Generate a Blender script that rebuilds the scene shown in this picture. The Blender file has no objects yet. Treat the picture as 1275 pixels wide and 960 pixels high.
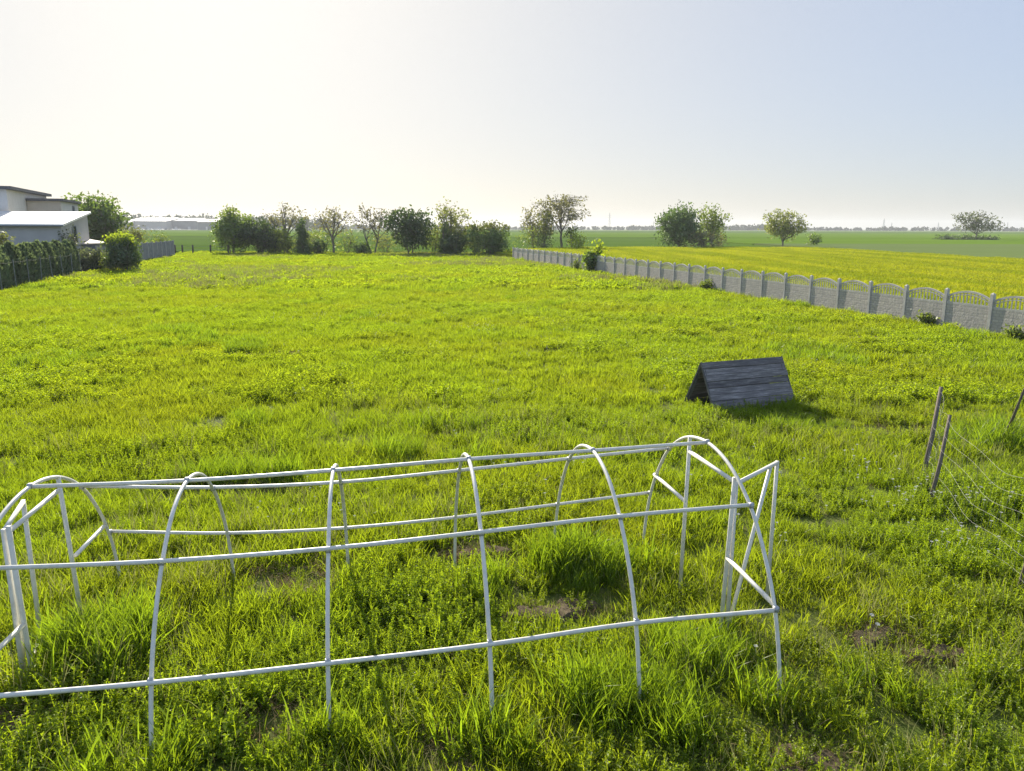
import bpy, math, random
import numpy as np
from mathutils import Vector, Matrix

SC = bpy.context.scene
COL = SC.collection
R = math.radians

# ------------------------------------------------------------------ tunables
SUN_AZ, SUN_EL = -20.0, 26.0          # degrees; azimuth measured from straight ahead (+Y), negative = left
SUN_STRENGTH = 4.8
SKY_STRENGTH = 0.15
EXPOSURE = 1.0
HAZE_DENSITY = 0.00021

# ------------------------------------------------------------------ camera
FPX, PW, PH, CAMZ = 960.0, 1275.0, 960.0, 3.7
PITCH = math.atan((480 - 283.8) / FPX)
ROLL = math.atan(0.0031)
fw = np.array([0, math.cos(PITCH), -math.sin(PITCH)])
up0 = np.array([0, math.sin(PITCH), math.cos(PITCH)])
rt0 = np.array([1.0, 0, 0])
rt = rt0 * math.cos(ROLL) + up0 * math.sin(ROLL)
up = up0 * math.cos(ROLL) - rt0 * math.sin(ROLL)
CAMP = np.array([0, 0, CAMZ])


def at(px, py, Y):
    """the real point at forward distance Y that the photograph shows at px, py"""
    d = fw + rt * (px - 637.5) / FPX - up * (py - 480) / FPX
    return CAMP + d * (Y / d[1])


def X_at(px, Y, z=0.0):
    s = (Y * fw[1] + (z - CAMZ) * fw[2])
    return (px - 637.5) / FPX * s


cam = bpy.data.cameras.new('camera')
cam.sensor_fit = 'HORIZONTAL'
cam.sensor_width = 36.0
cam.lens = FPX / PW * 36.0
cam.clip_start = 0.05
cam.clip_end = 20000
camo = bpy.data.objects.new('camera', cam)
COL.objects.link(camo)
M = Matrix((( rt[0], up[0], -fw[0], 0), (rt[1], up[1], -fw[1], 0), (rt[2], up[2], -fw[2], CAMZ), (0, 0, 0, 1)))
camo.matrix_world = M
SC.camera = camo

# ------------------------------------------------------------------ node helpers
class NT:
    def __init__(s, tree):
        s.t = tree
        s.n = tree.nodes
        s.l = tree.links
        s.n.clear()

    def add(s, kind, ins=None, **props):
        nd = s.n.new(kind)
        for k, v in props.items():
            setattr(nd, k, v)
        for k, v in (ins or {}).items():
            sock = nd.inputs[k]
            if isinstance(v, bpy.types.NodeSocket):
                s.l.new(v, sock)
            else:
                sock.default_value = v
        return nd


def rgba(c):
    return (c[0], c[1], c[2], 1.0)


def new_mat(name):
    m = bpy.data.materials.new(name)
    m.use_nodes = True
    return m, NT(m.node_tree)


def noise(t, scale, detail=3, rough=0.55, vec=None, dist=0.0, mapscale=None, rot=None):
    if vec is None:
        vec = t.add('ShaderNodeNewGeometry').outputs['Position']
    if mapscale is not None or rot is not None:
        vec = t.add('ShaderNodeMapping', {'Vector': vec, 'Scale': mapscale or (1, 1, 1), 'Rotation': rot or (0, 0, 0)}).outputs[0]
    return t.add('ShaderNodeTexNoise', {'Vector': vec, 'Scale': scale, 'Detail': detail, 'Roughness': rough, 'Distortion': dist}).outputs['Fac']


def ramp(t, fac, stops):
    r = t.add('ShaderNodeValToRGB', {'Fac': fac})
    cr = r.color_ramp
    while len(cr.elements) > 1:
        cr.elements.remove(cr.elements[-1])
    cr.elements[0].position = stops[0][0]
    cr.elements[0].color = rgba(stops[0][1])
    for p, c in stops[1:]:
        e = cr.elements.new(p)
        e.color = rgba(c)
    return r.outputs['Color']


def mixc(t, fac, a, b, blend='MIX'):
    n = t.add('ShaderNodeMix', data_type='RGBA', blend_type=blend)
    for key, v in ((0, fac), (6, a), (7, b)):
        if isinstance(v, bpy.types.NodeSocket):
            t.l.new(v, n.inputs[key])
        else:
            n.inputs[key].default_value = rgba(v) if key and not isinstance(v, float) else v
    return n.outputs[2]


def mrange(t, v, a, b, c, d):
    return t.add('ShaderNodeMapRange', {'Value': v, 'From Min': a, 'From Max': b, 'To Min': c, 'To Max': d}).outputs[0]


def finish(t, shader):
    o = t.add('ShaderNodeOutputMaterial')
    t.l.new(shader, o.inputs['Surface'])


def simple_mat(name, c1, c2, scale, rough=0.8, metallic=0.0, bump=0.0, bscale=None, mapscale=None, spec=0.3):
    m, t = new_mat(name)
    n = noise(t, scale, 4, 0.6, mapscale=mapscale)
    col = ramp(t, n, [(0.3, c1), (0.7, c2)])
    p = t.add('ShaderNodeBsdfPrincipled', {'Base Color': col, 'Roughness': rough, 'Metallic': metallic, 'Specular IOR Level': spec})
    if bump:
        bn = noise(t, bscale or scale * 3, 4, 0.6, mapscale=mapscale)
        b = t.add('ShaderNodeBump', {'Height': bn, 'Strength': bump, 'Distance': 0.02})
        t.l.new(b.outputs[0], p.inputs['Normal'])
    finish(t, p.outputs[0])
    return m


def leaf_mat(name, refl, trans, refl2=None, trans2=None, patch=None, gloss=0.06, rough=0.45, tmix=0.5, var=0.35, patch_scale=0.16, thr=(0.42, 0.62), stretch=None, turn=0.0):
    """two-sided leaf: reflects one colour, lets another through; plants differ in patches and leaf by leaf"""
    m, t = new_mat(name)
    g = t.add('ShaderNodeNewGeometry')
    oi = t.add('ShaderNodeObjectInfo')
    rnd = t.add('ShaderNodeMath', {0: g.outputs['Random Per Island'], 1: oi.outputs['Random']}, operation='ADD').outputs[0]
    rnd = mrange(t, rnd, 0.0, 2.0, 1.0 - var, 1.0 + var)
    if refl2 is None:
        ca = t.add('ShaderNodeRGB'); ca.outputs[0].default_value = rgba(refl); ca = ca.outputs[0]
        cb = t.add('ShaderNodeRGB'); cb.outputs[0].default_value = rgba(trans); cb = cb.outputs[0]
    else:
        n1 = noise(t, patch_scale, 4, 0.6, mapscale=stretch, rot=(0, 0, turn) if stretch else None)
        f = mrange(t, n1, thr[0], thr[1], 0.0, 1.0)
        ca = mixc(t, f, refl, refl2)
        cb = mixc(t, f, trans, trans2)
    ca = t.add('ShaderNodeVectorMath', {0: ca, 'Scale': rnd}, operation='SCALE').outputs[0]
    cb = t.add('ShaderNodeVectorMath', {0: cb, 'Scale': rnd}, operation='SCALE').outputs[0]
    d = t.add('ShaderNodeBsdfDiffuse', {'Color': ca})
    tr = t.add('ShaderNodeBsdfTranslucent', {'Color': cb})
    mx = t.add('ShaderNodeMixShader', {0: tmix, 1: d.outputs[0], 2: tr.outputs[0]})
    gl = t.add('ShaderNodeBsdfGlossy', {'Color': (0.9, 0.9, 0.8, 1), 'Roughness': rough})
    mg = t.add('ShaderNodeMixShader', {0: gloss, 1: mx.outputs[0], 2: gl.outputs[0]})
    finish(t, mg.outputs[0])
    return m


# ------------------------------------------------------------------ mesh helpers
class MB:
    """collects shapes and links them as ONE mesh object"""

    def __init__(s):
        s.v = []
        s.f = []
        s.n = 0

    def addvf(s, v, f):
        v = np.asarray(v, float).reshape(-1, 3)
        s.v.append(v)
        s.f.extend([tuple(i + s.n for i in q) for q in f])
        s.n += len(v)

    def box(s, c, size, rz=0.0):
        x, y, z = np.array(size) / 2.0
        v = np.array([[-x, -y, -z], [x, -y, -z], [x, y, -z], [-x, y, -z], [-x, -y, z], [x, -y, z], [x, y, z], [-x, y, z]])
        ca, sa = math.cos(rz), math.sin(rz)
        v = v @ np.array([[ca, sa, 0], [-sa, ca, 0], [0, 0, 1]]) + np.array(c)
        s.addvf(v, [(0, 3, 2, 1), (4, 5, 6, 7), (0, 1, 5, 4), (1, 2, 6, 5), (2, 3, 7, 6), (3, 0, 4, 7)])

    def prism(s, poly, z0, z1):
        """poly: list of xy (counter clockwise); z0, z1 scalar or per corner lists"""
        n = len(poly)
        z0 = [z0] * n if np.isscalar(z0) else z0
        z1 = [z1] * n if np.isscalar(z1) else z1
        v = [(p[0], p[1], z0[i]) for i, p in enumerate(poly)] + [(p[0], p[1], z1[i]) for i, p in enumerate(poly)]
        f = [tuple(reversed(range(n))), tuple(range(n, 2 * n))] + [(i, (i + 1) % n, n + (i + 1) % n, n + i) for i in range(n)]
        s.addvf(v, f)

    def tube(s, pts, r, sides=6, cap=True):
        pts = np.asarray(pts, float)
        n = len(pts)
        r = np.full(n, r) if np.isscalar(r) else np.asarray(r, float)
        tan = np.gradient(pts, axis=0)
        tan /= (np.linalg.norm(tan, axis=1)[:, None] + 1e-12)
        ref = np.array([0, 0, 1.0]) if abs(tan[0][2]) < 0.9 else np.array([1.0, 0, 0])
        a = np.cross(tan[0], ref); a /= np.linalg.norm(a)
        rings = []
        for i in range(n):
            a = a - tan[i] * (a @ tan[i]); a /= (np.linalg.norm(a) + 1e-12)
            b = np.cross(tan[i], a)
            ang = np.arange(sides) * 2 * math.pi / sides
            rings.append(pts[i] + r[i] * (np.cos(ang)[:, None] * a + np.sin(ang)[:, None] * b))
        f = []
        for i in range(n - 1):
            for k in range(sides):
                k2 = (k + 1) % sides
                f.append((i * sides + k, i * sides + k2, (i + 1) * sides + k2, (i + 1) * sides + k))
        if cap:
            f.append(tuple(reversed(range(sides))))
            f.append(tuple((n - 1) * sides + k for k in range(sides)))
        s.addvf(np.concatenate(rings), f)

    def mesh(s, name, mat, smooth=False):
        me = bpy.data.meshes.new(name)
        if s.v:
            me.from_pydata(np.concatenate(s.v).tolist(), [], s.f)
        me.materials.append(mat)
        if smooth:
            me.polygons.foreach_set('use_smooth', [True] * len(me.polygons))
        me.update()
        return me

    def build(s, name, mat, parent=None, smooth=False, loc=None):
        o = bpy.data.objects.new(name, s.mesh(name, mat, smooth))
        COL.objects.link(o)
        if parent is not None:
            o.parent = parent
        if loc is not None:
            o.location = loc
        return o


def quads_mesh(name, V, mat, tri=False):
    """V: (N,k,3) array of separate polygons"""
    N, k, _ = V.shape
    me = bpy.data.meshes.new(name)
    me.vertices.add(N * k)
    me.vertices.foreach_set('co', V.reshape(-1).astype(np.float32))
    me.loops.add(N * k)
    me.loops.foreach_set('vertex_index', np.arange(N * k, dtype=np.int32))
    me.polygons.add(N)
    me.polygons.foreach_set('loop_start', (np.arange(N) * k).astype(np.int32))
    me.polygons.foreach_set('loop_total', np.full(N, k, dtype=np.int32))
    me.update(calc_edges=True)
    me.validate()
    me.materials.append(mat)
    return me


def link(name, me, parent=None):
    o = bpy.data.objects.new(name, me)
    COL.objects.link(o)
    if parent is not None:
        o.parent = parent
    return o


def tag(o, label=None, cat=None, group=None, kind=None):
    if label: o['label'] = label
    if cat: o['category'] = cat
    if group: o['group'] = group
    if kind: o['kind'] = kind
    return o


def empty(name, loc=(0, 0, 0), rz=0.0):
    o = bpy.data.objects.new(name, None)
    o.empty_display_size = 0.3
    COL.objects.link(o)
    o.location = loc
    o.rotation_euler = (0, 0, rz)
    return o


def copy_tree(o, parent=None):
    c = o.copy()
    COL.objects.link(c)
    c.parent = parent
    for ch in list(o.children):
        copy_tree(ch, c)
    return c


def structure(o, cat=None, label=None):
    o['kind'] = 'structure'
    if cat: o['category'] = cat
    if label: o['label'] = label
    return o


def hash2(ix, iy, seed):
    h = (ix.astype(np.int64) * 374761393 + iy.astype(np.int64) * 668265263 + seed * 974711) & 0xFFFFFFFF
    h = ((h ^ (h >> 13)) * 1274126177) & 0xFFFFFFFF
    return ((h ^ (h >> 16)) & 0xFFFF) / 65535.0


def vnoise(x, y, scale, seed=0, octaves=2):
    out = np.zeros_like(x, float); amp = 1.0; tot = 0.0
    for o in range(octaves):
        X = x / scale * 2 ** o + 1000; Y = y / scale * 2 ** o + 1000
        ix = np.floor(X); iy = np.floor(Y); fx = X - ix; fy = Y - iy
        fx = fx * fx * (3 - 2 * fx); fy = fy * fy * (3 - 2 * fy)
        ix = ix.astype(np.int64); iy = iy.astype(np.int64)
        a = hash2(ix, iy, seed + o); b = hash2(ix + 1, iy, seed + o); c = hash2(ix, iy + 1, seed + o); d = hash2(ix + 1, iy + 1, seed + o)
        out += amp * ((a * (1 - fx) + b * fx) * (1 - fy) + (c * (1 - fx) + d * fx) * fy)
        tot += amp; amp *= 0.5
    return out / tot


# ------------------------------------------------------------------ world, sun, haze
w = bpy.data.worlds.new('World')
SC.world = w
w.use_nodes = True
t = NT(w.node_tree)
sky = t.add('ShaderNodeTexSky', sky_type='NISHITA')
sky.sun_disc = False
sky.sun_elevation = R(SUN_EL)
sky.sun_rotation = R(SUN_AZ)
sky.altitude = 0
sky.air_density = 0.5
sky.dust_density = 2.0
sky.ozone_density = 1.5
# a milky, hazy day: the air evens out the sky's brightness and mutes its colour
lum = t.add('ShaderNodeRGBToBW', {'Color': sky.outputs[0]}).outputs[0]
mute = t.add('ShaderNodeMix', data_type='RGBA')
mute.inputs[0].default_value = 0.33
t.l.new(sky.outputs[0], mute.inputs[6]); t.l.new(lum, mute.inputs[7])
pw_l = t.add('ShaderNodeMath', {0: t.add('ShaderNodeMath', {0: lum, 1: 0.05}, operation='MAXIMUM').outputs[0], 1: -0.77}, operation='POWER').outputs[0]
even = t.add('ShaderNodeMath', {0: pw_l, 1: 1.50}, operation='MULTIPLY').outputs[0]
veil = t.add('ShaderNodeVectorMath', {0: mute.outputs[2], 'Scale': even}, operation='SCALE')
veil = t.add('ShaderNodeVectorMath', {0: veil.outputs[0], 1: (0.98, 1.02, 1.01)}, operation='MULTIPLY')
bg = t.add('ShaderNodeBackground', {'Color': veil.outputs[0], 'Strength': SKY_STRENGTH})
out = t.add('ShaderNodeOutputWorld')
t.l.new(bg.outputs[0], out.inputs['Surface'])

sd = np.array([math.sin(R(SUN_AZ)) * math.cos(R(SUN_EL)), math.cos(R(SUN_AZ)) * math.cos(R(SUN_EL)), math.sin(R(SUN_EL))])
sun = bpy.data.lights.new('sun', 'SUN')
sun.energy = SUN_STRENGTH
sun.angle = R(0.5)
sun.color = (1.0, 0.93, 0.80)
suno = bpy.data.objects.new('sun', sun)
COL.objects.link(suno)
suno.rotation_euler = Vector(sd).to_track_quat('Z', 'Y').to_euler()
suno.location = (-20, 50, 40)

SC.view_settings.view_transform = 'Standard'
SC.view_settings.look = 'None'
SC.view_settings.gamma = 1.0
SC.view_settings.exposure = EXPOSURE          # the photograph is exposed for the meadow
SC.view_settings.use_curve_mapping = False
SC.cycles.max_bounces = 10
SC.cycles.diffuse_bounces = 6
SC.cycles.glossy_bounces = 2
SC.cycles.transmission_bounces = 6
SC.cycles.transparent_max_bounces = 8
SC.cycles.volume_bounces = 0
SC.cycles.use_denoising = True
SC.cycles.denoising_prefilter = 'NONE'
SC.cycles.sample_clamp_indirect = 6.0

if HAZE_DENSITY > 0:
    m, t = new_mat('haze_air')
    pv = t.add('ShaderNodeVolumePrincipled', {'Color': (0.92, 0.96, 1.0, 1), 'Density': HAZE_DENSITY, 'Anisotropy': 0.2})
    o = t.add('ShaderNodeOutputMaterial')
    t.l.new(pv.outputs[0], o.inputs['Volume'])
    hz = MB(); hz.box((0, 1900, 22.0), (9000, 4400, 46.0))
    tag(hz.build('haze', m), 'thin pale haze over the fields', 'haze', kind='stuff')

# ------------------------------------------------------------------ ground and fields (setting)
m, t = new_mat('ground_soil')
n1 = noise(t, 0.35, 5, 0.65)
n2 = noise(t, 9.0, 4, 0.6)
c = ramp(t, n1, [(0.3, (0.07, 0.105, 0.014)), (0.6, (0.095, 0.12, 0.02)), (0.8, (0.13, 0.12, 0.04))])
c = mixc(t, mrange(t, n2, 0.4, 0.75, 0.0, 0.6), c, (0.11, 0.09, 0.04))
p = t.add('ShaderNodeBsdfPrincipled', {'Base Color': c, 'Roughness': 0.95, 'Specular IOR Level': 0.1})
b = t.add('ShaderNodeBump', {'Height': n2, 'Strength': 0.6, 'Distance': 0.05})
t.l.new(b.outputs[0], p.inputs['Normal'])
finish(t, p.outputs[0])
MAT_SOIL = m

g = MB()
g.addvf([(-9000, -60, 0), (9000, -60, 0), (9000, 9000, 0), (-9000, 9000, 0)], [(0, 1, 2, 3)])
structure(g.build('ground', MAT_SOIL))


def crop_mat(name, c1, c2, c3, stretch, rot, scale, rough=0.9):
    m, t = new_mat(name)
    n1 = noise(t, scale, 5, 0.6, mapscale=stretch, rot=(0, 0, rot))
    n2 = noise(t, scale * 9, 3, 0.6, mapscale=(1, 0.35, 1), rot=(0, 0, rot))
    c = ramp(t, n1, [(0.32, c1), (0.52, c2), (0.7, c3)])
    c = mixc(t, mrange(t, n2, 0.35, 0.7, 0.0, 0.5), c, c1)
    d = t.add('ShaderNodeBsdfDiffuse', {'Color': c, 'Roughness': 0.5})
    b = t.add('ShaderNodeBump', {'Height': n2, 'Strength': 0.7, 'Distance': 0.12})
    t.l.new(b.outputs[0], d.inputs['Normal'])
    sh = t.add('ShaderNodeBsdfSheen', {'Color': (0.5, 0.55, 0.2, 1), 'Roughness': 0.6}) if False else None
    finish(t, d.outputs[0])
    return m


LOT = -0.2595                                   # the strip's long direction: x changes by this for each metre ahead
DIRL = np.array([math.sin(math.atan(LOT)), math.cos(math.atan(LOT))])
PERP = np.array([DIRL[1], -DIRL[0]])            # to the right

MAT_GREEN = crop_mat('green_crop', (0.115, 0.185, 0.028), (0.135, 0.22, 0.034), (0.155, 0.24, 0.04), (0.12, 1.0, 1), 0.0, 0.02)
MAT_GREY = crop_mat('grey_green_crop', (0.18, 0.235, 0.075), (0.20, 0.255, 0.085), (0.22, 0.275, 0.095), (0.12, 1.0, 1), 0.0, 0.03)
MAT_LIME = crop_mat('lime_crop', (0.15, 0.25, 0.025), (0.18, 0.28, 0.03), (0.20, 0.30, 0.04), (0.1, 1.0, 1), 0.0, 0.02)
MAT_BARLEY = crop_mat('barley_top', (0.20, 0.24, 0.012), (0.27, 0.30, 0.014), (0.32, 0.335, 0.018), (1.0, 0.10, 1), R(14.6), 0.35)
MAT_PALE = crop_mat('pale_crop', (0.25, 0.30, 0.12), (0.28, 0.33, 0.14), (0.30, 0.34, 0.15), (0.1, 1.0, 1), 0.0, 0.02)


def field(name, poly, h, mat):
    f = MB(); f.prism(poly, 0.004, h)
    o = f.build(name, mat)
    return structure(o)


# behind the meadow, left to right, near to far
field('green_field', [(-190, 112), (-5.5, 112), (11, 127), (27.5, 131.5), (51.5, 131.5), (51.5, 300), (-190, 300)], 0.30, MAT_GREEN)
field('lime_field', [(-900, 300.6), (700, 300.6), (700, 640), (-900, 640)], 0.36, MAT_LIME)
field('green_field', [(-1400, 641), (1400, 641), (1400, 1120), (-1400, 1120)], 0.42, MAT_GREEN)
field('pale_field', [(-2200, 1121), (2200, 1121), (2200, 1500), (-2200, 1500)], 0.55, MAT_PALE)
field('grey_green_field', [(55.5, 20), (300, 20), (300, 180), (55.5, 180)], 0.40, MAT_GREY)
field('green_field', [(55.5, 181.5), (500, 181.5), (500, 299), (55.5, 299)], 0.33, MAT_LIME)
BARLEY = [(18.2, 23.5), (54.6, 23.5), (53.2, 84), (52.6, 103), (49.8, 129.5), (27, 130), (11.5, 125), (-3.4, 107.5)]
field('barley_field', BARLEY, 0.60, MAT_BARLEY)
# ------------------------------------------------------------------ vegetation: sources for scattering
rs = np.random.RandomState(7)


def blades(n, radius, h0, h1, width, lean, rng, droop=0.25):
    a = rng.rand(n) * 2 * math.pi
    rr = radius * np.sqrt(rng.rand(n))
    bx, by = rr * np.cos(a), rr * np.sin(a)
    h = h0 + (h1 - h0) * rng.rand(n) ** 1.3
    la = rng.rand(n) * 2 * math.pi
    ll = lean * (0.25 + rng.rand(n)) * h
    fa = rng.rand(n) * 2 * math.pi
    ww = width * (0.6 + 0.8 * rng.rand(n)) * 0.5
    V = np.zeros((n, 7, 3))
    for k, (tt, wf) in enumerate(((0.0, 0.8), (0.4, 1.0), (0.75, 0.75), (1.0, 0.0))):
        px = bx + np.cos(la) * ll * tt ** 2
        py = by + np.sin(la) * ll * tt ** 2
        pz = h * (tt - droop * tt ** 3 * np.minimum(1, ll / h)) - 0.01
        dx = np.cos(fa) * ww * wf; dy = np.sin(fa) * ww * wf
        if k < 3:
            V[:, 2 * k] = np.stack([px - dx, py - dy, pz], 1)
            V[:, 2 * k + 1] = np.stack([px + dx, py + dy, pz], 1)
        else:
            V[:, 6] = np.stack([px, py, pz], 1)
    F = np.array([(0, 1, 3, 2), (2, 3, 5, 4)]); T = (4, 5, 6)
    verts = V.reshape(-1, 3)
    faces = []
    for i in range(n):
        o = i * 7
        faces += [tuple(F[0] + o), tuple(F[1] + o), tuple(np.array(T) + o)]
    return verts, faces


def leafy(nstem, radius, h0, h1, leaf, per, rng, up_bias=0.3, stem_w=0.004):
    """broad-leaved weed clump: stems carrying pairs of folded leaves"""
    verts, faces = [], []
    for s in range(nstem):
        a = rng.rand() * 2 * math.pi; rr = radius * 0.5 * math.sqrt(rng.rand())
        b = np.array([rr * math.cos(a), rr * math.sin(a), -0.01])
        h = h0 + (h1 - h0) * rng.rand()
        tip = b + np.array([math.cos(a) * radius * rng.rand() * 0.9, math.sin(a) * radius * rng.rand() * 0.9, h])
        o = len(verts)
        d = np.array([math.cos(a + 1.57), math.sin(a + 1.57), 0]) * stem_w
        verts += [b - d, b + d, tip + d * 0.4, tip - d * 0.4]; faces.append((o, o + 1, o + 2, o + 3))
        for k in range(per):
            f = 0.25 + 0.75 * (k + rng.rand() * 0.7) / per
            c = b + (tip - b) * f
            az = k * 2.4 + rng.rand() * 0.8
            el = (rng.rand() * 1.2 - 0.35) + up_bias
            L = leaf * (0.6 + 0.7 * rng.rand()) * (1.15 - 0.4 * f)
            dr = np.array([math.cos(az) * math.cos(el), math.sin(az) * math.cos(el), math.sin(el)])
            sd_ = np.array([-math.sin(az), math.cos(az), 0]) * L * 0.30
            dn = np.array([0, 0, -0.12 * L])
            o = len(verts)
            verts += [c, c + dr * L * 0.45 + sd_ + dn * -0.6, c + dr * L + dn * 1.5, c + dr * L * 0.45 - sd_ + dn * -0.6, c + dr * L * 0.5 + dn]
            faces += [(o, o + 4, o + 1), (o + 1, o + 4, o + 2), (o, o + 3, o + 4), (o + 3, o + 2, o + 4)]
    return np.array(verts), faces


def source(coll, name, vf, mat):
    me = bpy.data.meshes.new(name)
    me.from_pydata(np.asarray(vf[0]).tolist(), [], vf[1])
    me.materials.append(mat)
    me.update()
    o = bpy.data.objects.new(name, me)
    coll.objects.link(o)


def scatter(name, P, scale, pick, coll, rng, tilt=0.15, zs=None):
    n = len(P)
    me = bpy.data.meshes.new(name)
    me.vertices.add(n)
    me.vertices.foreach_set('co', np.asarray(P, np.float32).reshape(-1))
    rot = np.stack([rng.randn(n) * tilt, rng.randn(n) * tilt, rng.rand(n) * 2 * math.pi], 1).astype(np.float32)
    sc = np.stack([scale, scale, scale if zs is None else zs], 1).astype(np.float32)
    a = me.attributes.new('rot', 'FLOAT_VECTOR', 'POINT'); a.data.foreach_set('vector', rot.reshape(-1))
    a = me.attributes.new('scl', 'FLOAT_VECTOR', 'POINT'); a.data.foreach_set('vector', sc.reshape(-1))
    a = me.attributes.new('pick', 'INT', 'POINT'); a.data.foreach_set('value', np.asarray(pick, np.int32))
    me.update()
    o = bpy.data.objects.new(name, me)
    COL.objects.link(o)
    gt = bpy.data.node_groups.new(name + '_nodes', 'GeometryNodeTree')
    gt.interface.new_socket('Geometry', in_out='INPUT', socket_type='NodeSocketGeometry')
    gt.interface.new_socket('Geometry', in_out='OUTPUT', socket_type='NodeSocketGeometry')
    N = gt.nodes; L = gt.links
    gi = N.new('NodeGroupInput'); go = N.new('NodeGroupOutput')
    ci = N.new('GeometryNodeCollectionInfo'); ci.inputs['Collection'].default_value = coll
    ci.inputs['Separate Children'].default_value = True; ci.inputs['Reset Children'].default_value = True
    ip = N.new('GeometryNodeInstanceOnPoints'); ip.inputs['Pick Instance'].default_value = True
    def na(nm, tp):
        q = N.new('GeometryNodeInputNamedAttribute'); q.data_type = tp; q.inputs['Name'].default_value = nm
        return q.outputs['Attribute']
    L.new(gi.outputs[0], ip.inputs['Points']); L.new(ci.outputs[0], ip.inputs['Instance'])
    L.new(na('pick', 'INT'), ip.inputs['Instance Index']); L.new(na('rot', 'FLOAT_VECTOR'), ip.inputs['Rotation'])
    L.new(na('scl', 'FLOAT_VECTOR'), ip.inputs['Scale']); L.new(ip.outputs[0], go.inputs[0])
    md = o.modifiers.new('scatter', 'NODES'); md.node_group = gt
    return o


# colours of living leaves (reflected / let through)
G1, T1 = (0.124, 0.164, 0.010), (0.372, 0.435, 0.012)
G2, T2 = (0.112, 0.168, 0.010), (0.345, 0.46, 0.013)
MAT_GRASS = leaf_mat('meadow_blades', G2, T2, G1, T1, gloss=0.02, tmix=0.57, var=0.32)
MAT_LUSH = leaf_mat('lush_blades', (0.105, 0.17, 0.010), (0.33, 0.47, 0.014), gloss=0.03, tmix=0.5)
MAT_WEED = leaf_mat('weed_leaves', (0.14, 0.205, 0.012), (0.43, 0.57, 0.014), (0.16, 0.21, 0.012), (0.47, 0.56, 0.014), gloss=0.02, tmix=0.57)
MAT_DRY = leaf_mat('dry_stalks', (0.30, 0.22, 0.11), (0.22, 0.15, 0.06), gloss=0.02, tmix=0.3)
MAT_SEED = leaf_mat('seed_heads', (0.20, 0.21, 0.09), (0.30, 0.30, 0.10), gloss=0.02, tmix=0.4)
MAT_FLOWER = leaf_mat('white_flower_heads', (0.75, 0.75, 0.70), (0.55, 0.55, 0.50), gloss=0.0, tmix=0.4, var=0.1)
MAT_BARLEYB = leaf_mat('barley_blades', (0.215, 0.255, 0.014), (0.37, 0.435, 0.014), (0.32, 0.33, 0.018), (0.55, 0.565, 0.02), gloss=0.01, tmix=0.45, var=0.2, patch_scale=0.42, thr=(0.42, 0.58), stretch=(1.0, 0.07, 1.0), turn=R(-14.6))

cn = bpy.data.collections.new('near_grass_sources')      # clumps, picked in name order
for i in range(6):
    source(cn, 'a_grass_clump_%d' % i, blades(28, 0.12, 0.07, 0.27, 0.0075, 0.65, rs), MAT_GRASS)
for i in range(3):
    source(cn, 'b_weed_clump_%d' % i, leafy(12, 0.17, 0.07, 0.24, 0.034, 14, rs), MAT_WEED)
for i in range(2):
    source(cn, 'c_lush_clump_%d' % i, blades(30, 0.12, 0.18, 0.44, 0.009, 0.5, rs), MAT_LUSH)
for i in range(2):
    source(cn, 'd_dry_clump_%d' % i, blades(22, 0.15, 0.03, 0.16, 0.006, 1.6, rs), MAT_DRY)
for i in range(2):
    source(cn, 'e_seed_clump_%d' % i, blades(9, 0.10, 0.26, 0.44, 0.004, 0.35, rs), MAT_SEED)
cm = bpy.data.collections.new('mid_grass_sources')
for i in range(6):
    source(cm, 'a_grass_clump_%d' % i, blades(36, 0.20, 0.08, 0.27, 0.012, 0.55, rs), MAT_GRASS)
for i in range(3):
    source(cm, 'b_weed_clump_%d' % i, leafy(12, 0.22, 0.10, 0.28, 0.06, 9, rs), MAT_WEED)
for i in range(2):
    source(cm, 'c_lush_clump_%d' % i, blades(34, 0.2, 0.16, 0.40, 0.014, 0.45, rs), MAT_LUSH)
for i in range(2):
    source(cm, 'd_dry_clump_%d' % i, blades(22, 0.2, 0.03, 0.14, 0.012, 1.6, rs), MAT_DRY)
cf = bpy.data.collections.new('far_grass_sources')
for i in range(6):
    source(cf, 'a_grass_clump_%d' % i, blades(36, 0.42, 0.10, 0.36, 0.028, 0.45, rs), MAT_GRASS)
for i in range(3):
    source(cf, 'b_weed_clump_%d' % i, leafy(10, 0.40, 0.10, 0.30, 0.16, 7, rs, stem_w=0.01), MAT_WEED)
for i in range(2):
    source(cf, 'c_lush_clump_%d' % i, blades(34, 0.4, 0.2, 0.5, 0.032, 0.4, rs), MAT_LUSH)
for i in range(2):
    source(cf, 'd_seed_clump_%d' % i, blades(26, 0.4, 0.25, 0.5, 0.014, 0.4, rs), MAT_SEED)

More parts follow.
